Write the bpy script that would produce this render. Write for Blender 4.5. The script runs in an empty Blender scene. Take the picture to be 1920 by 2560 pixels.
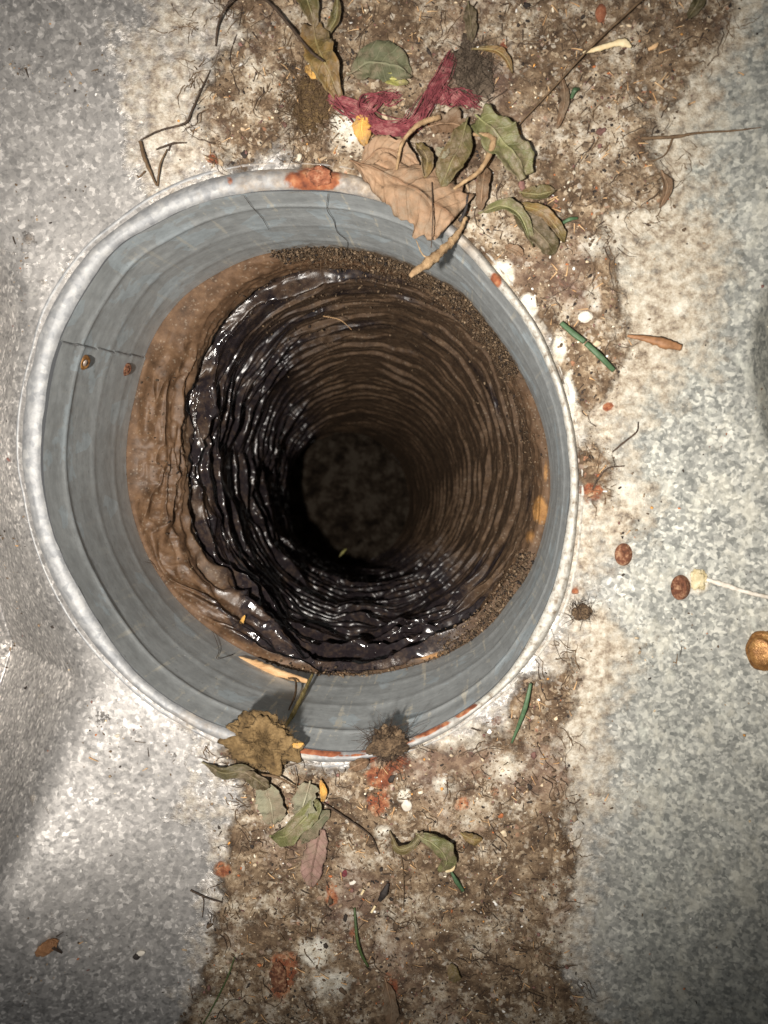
import bpy, math, random
import numpy as np
from mathutils import Vector, Matrix
random.seed(7); rng = np.random.default_rng(7)
S = bpy.context.scene
COL = S.collection
# ------------------------------------------------------------------ camera
# photograph coordinates (1920 x 2560); focal length in those pixels
F = 1926.0; CX, CY = 960.0, 1280.0
H = 0.41                                   # lens height above the collar rim
def rayc(px, py): return Vector(((px-CX)/F, -(py-CY)/F, -1.0))
down_c = rayc(1141, 1148).normalized()     # where the collar's axis vanishes
zc = -down_c
xc = (Vector((1, 0, 0)) - zc*zc.x).normalized()
yc = zc.cross(xc)
RW = Matrix((xc, yc, zc))                  # camera space -> world space
r0 = RW @ rayc(749, 1162)
CAMP = -(r0 * (H/(-r0.z)))
cam = bpy.data.objects.new('camera', bpy.data.cameras.new('camera'))
COL.objects.link(cam); S.camera = cam
cam.matrix_world = Matrix.Translation(CAMP) @ RW.to_4x4()
cam.data.sensor_fit = 'HORIZONTAL'; cam.data.sensor_width = 36
cam.data.lens = 36*F/1920; cam.data.clip_start = 0.01; cam.data.clip_end = 20
cam.data.dof.use_dof = True; cam.data.dof.focus_distance = 0.47; cam.data.dof.aperture_fstop = 14.0
# ------------------------------------------------------------------ world, lamp, exposure
W = bpy.data.worlds.new('World'); S.world = W; W.use_nodes = True
W.node_tree.nodes['Background'].inputs[0].default_value = (1.0, 0.985, 0.96, 1)
W.node_tree.nodes['Background'].inputs[1].default_value = 0.13
S.view_settings.view_transform = 'Standard'; S.view_settings.look = 'None'
S.view_settings.exposure = 0.08
def lamp(name, px, py, dist, energy, size, aim, angle, blend, color=(1, .94, .86)):
    L = bpy.data.lights.new(name, 'SPOT'); L.energy = energy; L.color = color
    L.shadow_soft_size = size; L.spot_size = math.radians(angle); L.spot_blend = blend
    o = bpy.data.objects.new(name, L); COL.objects.link(o)
    off = Vector((px, py, dist)); o.location = CAMP + off
    r = RW @ rayc(*aim); tgt = CAMP + r*(H/(-r.z))
    o.rotation_euler = (tgt-o.location).to_track_quat('-Z', 'Y').to_euler()
    return o
lamp('phone_torch', -0.075, -0.045, 0.11, 28, 0.009, (800, 1130), 76, 1.0)
# ------------------------------------------------------------------ numeric helpers
def _hash(ix, iy, iz, seed):
    n = (ix.astype(np.int64)*374761393 + iy.astype(np.int64)*668265263 + iz.astype(np.int64)*2147483647*3 + seed*1274126177)
    n = (n ^ (n >> 13)) * 1274126177
    n = n & 0x7fffffff
    n = ((n ^ (n >> 16)) * 2246822519) & 0x7fffffff
    return (n ^ (n >> 15)) / float(0x7fffffff)
def vnoise(x, y, z=0.0, seed=0):
    x, y, z = np.broadcast_arrays(np.asarray(x, float), np.asarray(y, float), np.asarray(z, float))
    ix, iy, iz = np.floor(x), np.floor(y), np.floor(z)
    fx, fy, fz = x-ix, y-iy, z-iz
    fx = fx*fx*(3-2*fx); fy = fy*fy*(3-2*fy); fz = fz*fz*(3-2*fz)
    r = 0
    for dx in (0, 1):
        wx = fx if dx else 1-fx
        for dy in (0, 1):
            wy = fy if dy else 1-fy
            for dz in (0, 1):
                wz = fz if dz else 1-fz
                r = r + wx*wy*wz*_hash(ix+dx, iy+dy, iz+dz, seed)
    return r*2-1
def fbm(x, y, z=0.0, seed=0, oct=4):
    a, s, t = 1.0, 0.0, 0.0
    f = 1.0
    for i in range(oct):
        s = s + a*vnoise(np.asarray(x)*f, np.asarray(y)*f, np.asarray(z)*f, seed+i*17); t += a; a *= .5; f *= 2.03
    return s/t
def sstep(a, b, x):
    t = np.clip((x-a)/(b-a), 0, 1); return t*t*(3-2*t)
def project(x, y, z):
    """world -> photograph pixels (numpy)"""
    M = np.array(RW.transposed())
    d = np.stack([x-CAMP.x, y-CAMP.y, z-CAMP.z])
    c = np.tensordot(M, d, 1)
    return CX + F*c[0]/(-c[2]), CY - F*c[1]/(-c[2])
def sdf(px, py, poly):
    """signed distance to polygon, positive inside"""
    px = np.asarray(px, float); py = np.asarray(py, float)
    d = np.full(px.shape, 1e18); ins = np.zeros(px.shape, bool)
    n = len(poly)
    for i in range(n):
        x1, y1 = poly[i]; x2, y2 = poly[(i+1) % n]
        ex, ey = x2-x1, y2-y1
        t = np.clip(((px-x1)*ex+(py-y1)*ey)/(ex*ex+ey*ey+1e-12), 0, 1)
        d = np.minimum(d, (px-x1-t*ex)**2+(py-y1-t*ey)**2)
        c = ((y1 > py) != (y2 > py))
        with np.errstate(divide='ignore', invalid='ignore'):
            xx = (x2-x1)*(py-y1)/(y2-y1+1e-12)+x1
        ins ^= (c & (px < xx))
    return np.where(ins, 1, -1)*np.sqrt(d)
def segdist(px, py, pts):
    d = np.full(np.shape(px), 1e18)
    for (x1, y1), (x2, y2) in zip(pts[:-1], pts[1:]):
        ex, ey = x2-x1, y2-y1
        t = np.clip(((px-x1)*ex+(py-y1)*ey)/(ex*ex+ey*ey+1e-12), 0, 1)
        d = np.minimum(d, (px-x1-t*ex)**2+(py-y1-t*ey)**2)
    return np.sqrt(d)
# ------------------------------------------------------------------ the sheet's shape
XT = 0.050                                  # lowest line of the trough
FALL_L = [(-600, 480), (-60, 560), (8, 640), (40, 800), (18, 1060), (44, 1300), (118, 1500), (186, 1640), (214, 1705),
          (165, 1810), (105, 1960), (55, 2120), (-60, 2330), (-600, 2500)]
FALL_R = [(2500, 560), (1935, 690), (1888, 800), (1880, 930), (1920, 1100), (2500, 1300)]
def plate_z(x, y):
    x = np.asarray(x, float); y = np.asarray(y, float)
    u = x-XT
    z = np.where(u < 0, 0.42*u*u, 0.30*u*u+6.0*u**4)
    px, py = project(x, y, z)
    sp = lambda d, w: w*np.log1p(np.exp(np.clip(d/w, -30, 300)))
    nl = 6*fbm(x*22, y*22, 0, 77, 2)
    z = z - 0.00024*np.minimum(sp(sdf(px, py, FALL_L)+nl, 26), 1200) - 0.00023*np.minimum(sp(sdf(px, py, FALL_R)+nl, 9), 1200)  # both edges slope away from the lamp, shaped so that they turn dark
    z = z + 0.025*np.exp(-(((px+10)/310)**2+((py-2310)/340)**2))  # added swell: tilts the lower left toward the lamp to make a highlight
    z = z + 0.0012*fbm(x*14, y*14, 0, 5, 2)
    return z
def on_plate(px, py, e=0.0):
    r = RW @ rayc(px, py)
    zs = np.linspace(.12, -.26, 90)
    for it in range(2):
        t = (CAMP.z-zs)/(-r.z); xs = CAMP.x+r.x*t; ys = CAMP.y+r.y*t
        d = zs-plate_z(xs, ys)-e
        k = int(np.argmax(d < 0)) if (d < 0).any() else len(zs)-1
        k = max(1, k)
        if it == 0: zs = np.linspace(zs[k-1], zs[k], 12)
    q = d[k-1]/(d[k-1]-d[k]) if d[k-1] != d[k] else 0
    z = zs[k-1]+(zs[k]-zs[k-1])*min(1, max(0, q)); t = (CAMP.z-z)/(-r.z)
    return Vector((CAMP.x+r.x*t, CAMP.y+r.y*t, z))
def at_z(px, py, z):
    r = RW @ rayc(px, py); t = (CAMP.z-z)/(-r.z)
    return CAMP+r*t
# ------------------------------------------------------------------ traced outlines of the round opening
OUT = [(239,600),(170,681),(116,770),(95,828),(90,856),(64,950),(50,1036),(46,1102),(49,1179),(63,1240),(80,1329),(114,1426),(156,1510),(219,1603),(295,1683),(371,1751),(464,1810),(549,1856),(640,1885),(733,1900),(818,1912),(881,1906),(944,1893),(1045,1868),(1134,1825),(1206,1768),(1285,1703),(1325,1659),(1375,1589),(1415,1500),(1437,1402),(1447,1295),(1452,1200),(1440,1074),(1418,987),(1388,900),(1357,827),(1303,748),(1252,683),(1170,590),(1085,515),(980,458),(880,426),(747,412),(654,414),(556,428),(463,457),(370,503),(278,573)]
INN = [(293,600),(216,708),(154,816),(127,885),(114,947),(104,1024),(95,1102),(95,1171),(103,1240),(122,1324),(156,1409),(203,1493),(262,1590),(312,1662),(380,1725),(464,1782),(570,1828),(660,1856),(750,1874),(839,1884),(919,1883),(1007,1857),(1092,1821),(1172,1772),(1220,1738),(1275,1682),(1303,1637),(1344,1564),(1384,1475),(1404,1396),(1418,1310),(1428,1200),(1419,1096),(1404,1009),(1378,935),(1343,857),(1287,766),(1217,688),(1144,605),(1050,540),(952,500),(872,479),(752,470),(625,477),(544,489),(451,521),(347,579)]
LOW = [(633,642),(540,685),(463,735),(405,804),(370,870),(336,986),(320,1063),(314,1140),(318,1217),(338,1316),(367,1388),(422,1476),(485,1544),(561,1599),(630,1638),(724,1672),(795,1686),(881,1689),(959,1682),(1038,1663),(1110,1638),(1177,1602),(1234,1556),(1278,1496),(1316,1447),(1345,1377),(1364,1304),(1376,1230),(1369,1117),(1350,1040),(1308,944),(1261,874),(1217,816),(1159,743),(1082,700),(1005,662),(928,637),(831,622),(716,625)]
MTH = [(633,727),(552,804),(501,880),(470,950),(457,1024),(452,1101),(444,1179),(446,1240),(464,1341),(506,1438),(561,1493),(633,1552),(700,1612),(770,1668),(881,1674),(959,1664),(1038,1640),(1100,1606),(1160,1566),(1210,1510),(1255,1440),(1290,1370),(1320,1290),(1335,1200),(1325,1110),(1300,1020),(1262,950),(1205,850),(1130,780),(1082,740),(1044,708),(947,682),(831,668),(754,676),(677,702)]
TH_N = 1080
TH = np.linspace(0, 2*np.pi, TH_N, endpoint=False)
def polar(pts, cx, cy, smooth=10):
    a = np.array([math.atan2(-(y-cy), x-cx) for x, y in pts]) % (2*np.pi)
    r = np.array([math.hypot(x-cx, y-cy) for x, y in pts])
    o = np.argsort(a); a, r = a[o], r[o]
    a3 = np.concatenate([a-2*np.pi, a, a+2*np.pi]); r3 = np.tile(r, 3)
    rr = np.interp(TH, a3, r3)
    k = np.hanning(2*smooth+1); k /= k.sum()
    rr = np.convolve(np.tile(rr, 3), k, 'same')[TH_N:2*TH_N]
    return cx+rr*np.cos(TH), cy-rr*np.sin(TH)
oX, oY = polar(OUT, 749, 1162, 13); iX, iY = polar(INN, 749, 1162, 26)
lX, lY = polar(LOW, 845, 1158, 16); mX, mY = polar(MTH, 890, 1170, 14)
DLOW = -0.128
OUTW = np.array([on_plate(x, y, 0.0) for x, y in zip(oX, oY)])
INW0 = np.array([on_plate(x, y, 0.006) for x, y in zip(iX, iY)])
LOWW = np.array([at_z(x, y, DLOW) for x, y in zip(lX, lY)])
MTHW = np.array([at_z(x, y, DLOW-0.030) for x, y in zip(mX, mY)])
# ------------------------------------------------------------------ object helpers
def link(o, parent=None, label=None, cat=None, group=None, kind=None):
    COL.objects.link(o)
    if parent is not None: o.parent = parent
    if label: o['label'] = label
    if cat: o['category'] = cat
    if group: o['group'] = group
    if kind: o['kind'] = kind
    return o
def mesh_np(name, V, Q, mat, smooth=True, attrs=None, uv=None):
    """fast mesh from numpy arrays; Q is (n,3) or (n,4)"""
    me = bpy.data.meshes.new(name)
    V = np.asarray(V, np.float32); Q = np.asarray(Q, np.int32)
    me.vertices.add(len(V)); me.vertices.foreach_set('co', V.ravel())
    k = Q.shape[1]
    me.loops.add(Q.size); me.loops.foreach_set('vertex_index', Q.ravel())
    me.polygons.add(len(Q)); me.polygons.foreach_set('loop_start', np.arange(0, Q.size, k, dtype=np.int32))
    me.polygons.foreach_set('loop_total', np.full(len(Q), k, np.int32))
    me.update(calc_edges=True); me.validate()
    if smooth: me.polygons.foreach_set('use_smooth', np.ones(len(me.polygons), bool))
    for nm, arr in (attrs or {}).items():
        arr = np.asarray(arr, np.float32)
        if arr.ndim == 2:
            at = me.color_attributes.new(nm, 'FLOAT_COLOR', 'POINT')
            c = np.ones((len(V), 4), np.float32); c[:, :3] = arr; at.data.foreach_set('color', c.ravel())
        else:
            at = me.attributes.new(nm, 'FLOAT', 'POINT'); at.data.foreach_set('value', arr)
    me.materials.append(mat)
    return bpy.data.objects.new(name, me)
def grid_faces(n, m, closed_n=False, flip=False):
    """n rows x m cols indices -> quads"""
    i = np.arange(n if closed_n else n-1)[:, None]; j = np.arange(m-1)[None, :]
    a = i*m+j; b = ((i+1) % n)*m+j
    q = np.stack([a, b, b+1, a+1], -1).reshape(-1, 4)
    return q[:, ::-1] if flip else q
# ------------------------------------------------------------------ node helpers
class NT:
    def __init__(s, name):
        s.m = bpy.data.materials.new(name); s.m.use_nodes = True
        s.t = s.m.node_tree; s.t.nodes.clear()
        s.out = s.n('ShaderNodeOutputMaterial'); s.b = s.n('ShaderNodeBsdfPrincipled')
        s.t.links.new(s.b.outputs[0], s.out.inputs[0])
        s.co = s.n('ShaderNodeTexCoord').outputs['Object']
    def n(s, t, **k):
        o = s.t.nodes.new(t)
        for a, v in k.items(): setattr(o, a, v)
        return o
    def put(s, sock, v):
        if hasattr(v, 'is_linked') or isinstance(v, bpy.types.NodeSocket): s.t.links.new(v, sock)
        elif isinstance(v, (tuple, list)) and len(v) == 3 and sock.type == 'RGBA': sock.default_value = (*v, 1)
        else: sock.default_value = v
    def noise(s, scale, detail=4, rough=.55, vec=None, dist=0.0, color=False):
        o = s.n('ShaderNodeTexNoise'); s.put(o.inputs['Vector'], vec or s.co)
        o.inputs['Scale'].default_value = scale; o.inputs['Detail'].default_value = detail
        o.inputs['Roughness'].default_value = rough; o.inputs['Distortion'].default_value = dist
        return o.outputs['Color' if color else 'Fac']
    def vor(s, scale, vec=None, out='Color', feature='F1', rand=1.0):
        o = s.n('ShaderNodeTexVoronoi', feature=feature); s.put(o.inputs['Vector'], vec or s.co)
        o.inputs['Scale'].default_value = scale; o.inputs['Randomness'].default_value = rand
        return o.outputs[out]
    def math(s, op, a, b=0.0, c=None, clamp=False):
        o = s.n('ShaderNodeMath', operation=op, use_clamp=clamp); s.put(o.inputs[0], a); s.put(o.inputs[1], b)
        if c is not None: s.put(o.inputs[2], c)
        return o.outputs[0]
    def ramp(s, fac, stops, interp='LINEAR'):
        o = s.n('ShaderNodeValToRGB'); s.put(o.inputs[0], fac); e = o.color_ramp.elements
        o.color_ramp.interpolation = interp
        while len(e) < len(stops): e.new(.5)
        for i, (p, c) in enumerate(stops):
            e[i].position = p; e[i].color = (c, c, c, 1) if isinstance(c, (int, float)) else (*c, 1)
        return o.outputs[0]
    def mix(s, f, a, b, blend='MIX'):
        o = s.n('ShaderNodeMix', data_type='RGBA', blend_type=blend); s.put(o.inputs[0], f)
        s.put(o.inputs[6], a); s.put(o.inputs[7], b); return o.outputs[2]
    def attr(s, name, col=False):
        o = s.n('ShaderNodeAttribute', attribute_name=name); return o.outputs['Color' if col else 'Fac']
    def map(s, scale=(1, 1, 1), rot=(0, 0, 0), vec=None):
        o = s.n('ShaderNodeMapping'); s.put(o.inputs[0], vec or s.co)
        o.inputs['Scale'].default_value = scale; o.inputs['Rotation'].default_value = rot; return o.outputs[0]
    def sep(s, c, i):
        o = s.n('ShaderNodeSeparateColor'); s.put(o.inputs[0], c); return o.outputs[i]
    def bump(s, h, strength=.5, dist=.001, normal=None):
        o = s.n('ShaderNodeBump'); s.put(o.inputs['Height'], h)
        o.inputs['Strength'].default_value = strength; o.inputs['Distance'].default_value = dist
        if normal: s.put(o.inputs['Normal'], normal)
        return o.outputs[0]
    def set(s, **k):
        names = dict(col='Base Color', rough='Roughness', metal='Metallic', nrm='Normal', spec='Specular IOR Level', coat='Coat Weight')
        for a, v in k.items(): s.put(s.b.inputs[names[a]], v)
        return s.m
# threshold of a soft mask against a noise: crisp ragged edges
def ragged(t, mask, noise, amount=.9, width=.12):
    v = t.math('ADD', mask, t.math('MULTIPLY', t.math('SUBTRACT', noise, .5), amount))
    return t.ramp(v, [(.5-width/2, 0), (.5+width/2, 1)])

# ---- galvanised sheet with residue, dirt and rust
def mat_sheet():
    t = NT('galvanised_sheet_with_dirt')
    warp = t.n('ShaderNodeVectorMath', operation='ADD')
    nz = t.noise(160, 2, color=True)
    sc = t.n('ShaderNodeVectorMath', operation='SCALE'); t.put(sc.inputs[0], nz); sc.inputs['Scale'].default_value = .0025
    t.put(warp.inputs[0], t.co); t.put(warp.inputs[1], sc.outputs[0]); wv = warp.outputs[0]
    v1 = t.sep(t.vor(600, wv), 0); v2 = t.sep(t.vor(340, wv), 1)
    sp = t.math('ADD', t.math('MULTIPLY', v1, .6), t.math('MULTIPLY', v2, .4))
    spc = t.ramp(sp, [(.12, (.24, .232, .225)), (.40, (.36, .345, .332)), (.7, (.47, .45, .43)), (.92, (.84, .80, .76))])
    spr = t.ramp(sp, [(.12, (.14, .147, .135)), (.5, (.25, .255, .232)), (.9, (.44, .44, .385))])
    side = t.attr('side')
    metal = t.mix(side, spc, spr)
    big = t.ramp(t.noise(22, 4, .6), [(.3, .86), (.7, 1.10)])
    metal = t.mix(1, metal, big, 'MULTIPLY')
    # pale oxide spots, stretched down the right-hand wall
    ox = t.ramp(t.noise(85, 4, .65, t.map((1.3, .55, 1), (0, 0, .35))), [(.60, 0), (.70, 1)])
    metal = t.mix(t.math('MULTIPLY', t.math('MULTIPLY', ox, side), .55), metal, (.56, .57, .50))
    ox2 = t.ramp(t.noise(260, 3, .6), [(.60, 0), (.72, 1)])
    metal = t.mix(t.math('MULTIPLY', ox2, .35), metal, (.60, .58, .53))
    drk = t.ramp(t.noise(190, 5, .7), [(.30, 1), (.42, 0)])
    metal = t.mix(t.math('MULTIPLY', drk, .45), metal, (.10, .10, .098))
    # cream residue
    nf = t.noise(120, 6, .68); nm = t.noise(38, 6, .65)
    mo = t.ramp(t.noise(70, 7, .72), [(.36, .82), (.5, 1.0), (.64, 1.15)])
    metal = t.mix(t.math('ADD', .25, t.math('MULTIPLY', side, .6)), metal, mo, 'MULTIPLY')
    wf = t.math('MULTIPLY', t.ramp(t.noise(55, 7, .75, t.map((1.2, .8, 1), (0, 0, .3))), [(.52, 0), (.62, 1)]), side)
    metal = t.mix(t.math('MULTIPLY', wf, .5), metal, (.52, .50, .42))
    cr = ragged(t, t.attr('cream'), t.math('ADD', t.math('ADD', t.math('MULTIPLY', nm, .3), t.math('MULTIPLY', nf, .4)), t.math('MULTIPLY', t.noise(17, 5, .7), .3)), 3.2, .42)
    crc = t.ramp(t.noise(210, 5, .7), [(.34, (.13, .085, .05)), (.42, (.34, .26, .18)), (.50, (.52, .44, .33)), (.62, (.74, .68, .57))])
    col = t.mix(t.math('MULTIPLY', cr, .74), metal, crc)
    # brown dirt
    dm = t.attr('dirt')
    di = ragged(t, dm, t.noise(52, 9, .72), 1.35, .22)
    dc = t.ramp(t.noise(95, 8, .72), [(.30, (.022, .013, .007)), (.42, (.080, .048, .026)), (.51, (.155, .102, .060)), (.60, (.28, .20, .125)), (.70, (.56, .46, .33))])
    fl = t.sep(t.vor(520, wv), 0)
    flecks = t.math('MULTIPLY', t.ramp(fl, [(.76, 0), (.82, 1)]), t.ramp(t.noise(60, 3), [(.42, 0), (.6, 1)]))
    dc = t.mix(t.math('MULTIPLY', flecks, .62), dc, t.ramp(t.sep(t.vor(520, wv), 2), [(0, (.42, .30, .19)), (.5, (.62, .52, .38)), (.9, (.66, .62, .55)), (1, (.45, .17, .07))]))
    gap = t.ramp(t.noise(34, 9, .78), [(.50, 0), (.58, 1)])
    dc = t.mix(t.math('MULTIPLY', gap, .72), dc, crc)
    pinkn = t.ramp(t.noise(16, 3), [(.52, 0), (.66, 1)])
    dc = t.mix(t.math('MULTIPLY', pinkn, .4), dc, (.21, .13, .105))
    col = t.mix(di, col, dc)
    ru = ragged(t, t.attr('rust'), t.noise(110, 8, .78), 1.9, .3)
    rc = t.ramp(t.noise(150, 7, .75), [(.32, (.07, .025, .014)), (.45, (.22, .062, .027)), (.55, (.37, .15, .07)), (.68, (.55, .42, .28))])
    col = t.mix(ru, col, rc)
    wh = ragged(t, t.attr('white'), t.noise(130, 5, .7), .9, .3)
    col = t.mix(wh, col, t.ramp(t.noise(170, 4, .6), [(.3, (.45, .38, .28)), (.5, (.72, .68, .58)), (.7, (.85, .82, .74))]))
    cover = t.math('MAXIMUM', t.math('MAXIMUM', di, ru), t.math('MAXIMUM', wh, t.math('MULTIPLY', cr, .85)))
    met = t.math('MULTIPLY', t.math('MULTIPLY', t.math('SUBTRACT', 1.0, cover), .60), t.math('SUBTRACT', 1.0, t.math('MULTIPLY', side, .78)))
    rg = t.math('ADD', t.math('ADD', t.math('MULTIPLY', t.math('SUBTRACT', v1, .5), -.20), .46), t.math('MULTIPLY', side, .22))
    rough = t.mix(cover, rg, (.88, .88, .88))
    hb = t.math('ADD', t.math('MULTIPLY', t.noise(300, 6, .7), t.math('ADD', t.math('MULTIPLY', cover, 1.0), .06)), t.math('MULTIPLY', t.noise(90, 4), t.math('MULTIPLY', di, 1.2)))
    nb = t.bump(hb, .9, .0022)
    return t.set(col=col, metal=met, rough=rough, nrm=nb)
M_sheet = mat_sheet()
def mat_collar():
    t = NT('dull_blue_grey_zinc')
    a = t.attr('ang'); dpt = t.attr('dep')
    cv = t.n('ShaderNodeCombineXYZ'); t.put(cv.inputs[0], t.math('MULTIPLY', a, 1.6)); t.put(cv.inputs[1], t.math('MULTIPLY', dpt, 34)); streak = t.noise(1.0, 6, .62, cv.outputs[0])
    c2 = t.n('ShaderNodeCombineXYZ'); t.put(c2.inputs[0], t.math('MULTIPLY', a, 9)); t.put(c2.inputs[1], t.math('MULTIPLY', dpt, 2.4)); vert = t.noise(1.0, 6, .68, c2.outputs[0])
    base = t.ramp(streak, [(.25, (.41, .435, .442)), (.5, (.46, .485, .49)), (.75, (.52, .545, .55))])
    base = t.mix(t.math('MULTIPLY', t.ramp(vert, [(.45, 0), (.75, 1)]), .22), base, (.60, .63, .635))
    pt = t.vor(48, t.map((1, 1, .6)), 'Color'); pm = t.ramp(t.sep(pt, 0), [(.62, 0), (.66, 1)])
    pm2 = t.math('MULTIPLY', pm, t.ramp(t.noise(42, 4, .6), [(.50, 0), (.53, 1)]))
    base = t.mix(t.math('MULTIPLY', pm2, .55), base, (.56, .65, .70))
    drip = t.n('ShaderNodeCombineXYZ'); t.put(drip.inputs[0], t.math('MULTIPLY', a, 8.5)); t.put(drip.inputs[1], t.math('MULTIPLY', dpt, 1.6))
    dn_ = t.math('ADD', t.math('MULTIPLY', t.noise(1.0, 3, .5, drip.outputs[0]), .62), t.math('MULTIPLY', t.noise(170, 5, .75), .38))
    sx = t.ramp(dn_, [(.565, 0), (.62, 1)])
    mot = t.ramp(t.noise(120, 6, .7), [(.35, .86), (.65, 1.14)]); base = t.mix(1, base, mot, 'MULTIPLY')
    base = t.mix(t.math('MULTIPLY', sx, t.math('ADD', t.math('MULTIPLY', t.attr('stain'), .9), .10)), base, (.72, .69, .60))
    sp = t.ramp(t.noise(420, 3, .7), [(.66, 0), (.76, 1)])
    base = t.mix(t.math('MULTIPLY', sp, .35), base, (.50, .50, .47))
    dk = t.ramp(t.noise(330, 4, .7), [(.28, 1), (.37, 0)])
    base = t.mix(t.math('MULTIPLY', dk, .45), base, (.05, .05, .05))
    gr = ragged(t, t.attr('dirt'), t.noise(110, 6, .7), 1.0, .3)
    base = t.mix(gr, base, t.ramp(t.noise(200, 5, .7), [(.3, (.06, .04, .024)), (.6, (.22, .155, .10)), (.8, (.45, .36, .26))]))
    h = t.math('ADD', t.math('MULTIPLY', streak, .25), t.math('MULTIPLY', t.noise(380, 4), .25))
    return t.set(col=base, metal=t.math('MULTIPLY', t.math('SUBTRACT', 1, gr), .15), rough=t.ramp(vert, [(.3, .42), (.7, .62)]), nrm=t.bump(h, .35, .0008))
M_collar = mat_collar()
def mat_rim():
    t = NT('worn_galvanised_rim')
    n = t.noise(150, 5, .65)
    c = t.ramp(n, [(.3, (.19, .195, .205)), (.5, (.28, .29, .30)), (.7, (.43, .43, .42))])
    v = t.sep(t.vor(330), 0)
    c = t.mix(.30, c, t.ramp(v, [(.1, (.20, .20, .21)), (.9, (.50, .49, .48))]))
    wn = ragged(t, t.attr('white'), t.noise(70, 4), .6, .4)
    c = t.mix(wn, c, t.ramp(t.noise(240, 5, .7), [(.34, (.20, .16, .12)), (.46, (.40, .38, .335)), (.66, (.60, .59, .55))]))
    pk = ragged(t, t.attr('cream'), t.noise(60, 6, .7), 1.0, .3)
    c = t.mix(pk, c, t.ramp(t.noise(160, 5, .7), [(.3, (.10, .065, .04)), (.5, (.32, .25, .18)), (.7, (.56, .50, .42))]))
    ru = ragged(t, t.attr('rust'), t.noise(120, 5, .7), .9, .2)
    c = t.mix(ru, c, t.ramp(t.noise(150, 5, .6), [(.3, (.09, .025, .013)), (.5, (.27, .085, .035)), (.75, (.50, .27, .14))]))
    cov = t.math('MAXIMUM', t.math('MAXIMUM', wn, pk), ru)
    h = t.math('ADD', t.noise(240, 5, .7), t.noise(60, 3, .6))
    return t.set(col=c, metal=t.math('MULTIPLY', t.math('SUBTRACT', 1, cov), .30), rough=t.math('ADD', t.math('MULTIPLY', cov, .25), .66), nrm=t.bump(h, .35, .0008))
M_rim = mat_rim()
def mat_liner():
    t = NT('black_plastic_film_with_dust')
    d = t.attr('dust')
    n1 = t.noise(60, 8, .7); n2 = t.noise(230, 6, .72)
    m = ragged(t, d, t.math('ADD', t.math('MULTIPLY', n1, .6), t.math('MULTIPLY', n2, .4)), 1.1, .5)
    bl = t.ramp(t.math('ADD', t.math('MULTIPLY', n1, .5), t.math('MULTIPLY', n2, .5)), [(.3, (.010, .008, .010)), (.5, (.022, .017, .019)), (.62, (.065, .045, .034))])
    dc = t.ramp(t.noise(150, 7, .7), [(.25, (.038, .023, .013)), (.5, (.095, .058, .034)), (.75, (.175, .113, .068))])
    warm = ragged(t, t.attr('tan'), t.noise(45, 5, .6), .8, .5)
    dc = t.mix(warm, dc, t.ramp(t.noise(90, 7, .7), [(.28, (.036, .020, .010)), (.5, (.115, .064, .034)), (.75, (.22, .130, .072))]))
    dc = t.mix(ragged(t, t.attr('silt'), t.noise(30, 6, .7), 1.2, .4), dc, t.ramp(t.noise(34, 8, .75), [(.36, (.008, .006, .004)), (.47, (.028, .021, .015)), (.56, (.05, .04, .032)), (.68, (.085, .075, .066))]))
    og = ragged(t, t.attr('ochre'), t.noise(80, 6, .7), .9, .3)
    dc = t.mix(og, dc, t.ramp(n2, [(.3, (.20, .095, .03)), (.7, (.48, .25, .085))]))
    col = t.mix(t.math('MULTIPLY', m, .96), bl, dc)
    spk = t.math('MULTIPLY', t.ramp(t.sep(t.vor(900), 0), [(.95, 0), (.97, 1)]), m)
    col = t.mix(t.math('MULTIPLY', spk, .25), col, (.40, .34, .26))
    rough = t.ramp(m, [(0, .31), (1, .72)])
    rough = t.math('SUBTRACT', rough, t.math('MULTIPLY', t.attr('wet'), .22), clamp=True)
    h = t.math('ADD', t.math('MULTIPLY', t.noise(130, 5, .6), t.math('MULTIPLY', m, .45)), t.math('MULTIPLY', n2, t.math('MULTIPLY', m, .5)))
    def facet(scale, vec):
        v_ = t.n('ShaderNodeTexVoronoi', feature='F1'); t.put(v_.inputs['Vector'], vec); v_.inputs['Scale'].default_value = scale
        d_ = t.n('ShaderNodeVectorMath', operation='SUBTRACT'); t.put(d_.inputs[0], vec); t.put(d_.inputs[1], v_.outputs['Position'])
        c_ = t.n('ShaderNodeVectorMath', operation='SUBTRACT'); t.put(c_.inputs[0], v_.outputs['Color']); c_.inputs[1].default_value = (.5, .5, .5)
        o_ = t.n('ShaderNodeVectorMath', operation='DOT_PRODUCT'); t.put(o_.inputs[0], d_.outputs[0]); t.put(o_.inputs[1], c_.outputs[0]); return o_.outputs['Value']
    fc = t.math('ADD', t.math('MULTIPLY', facet(70, t.map((1, 1, .7))), 900), t.math('MULTIPLY', facet(150, t.map((1.2, .8, 1))), 600))
    h = t.math('ADD', h, t.math('MULTIPLY', t.math('MULTIPLY', fc, .075), t.attr('wet')))
    return t.set(col=col, metal=0.0, rough=rough, nrm=t.bump(h, .35, .0012), spec=t.ramp(m, [(0, .55), (1, .3)]))
M_liner = mat_liner()
def mat_simple(name, stops, scale=150, rough=.8, detail=5, bump=.5, bd=.0008, spec=.4, stretch=None, metal=0.0):
    t = NT(name)
    v = t.map(stretch) if stretch else None
    n = t.noise(scale, detail, .65, v)
    return t.set(col=t.ramp(n, stops), rough=rough, nrm=t.bump(t.noise(scale*1.7, 5, .7, v), bump, bd), spec=spec, metal=metal)
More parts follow.
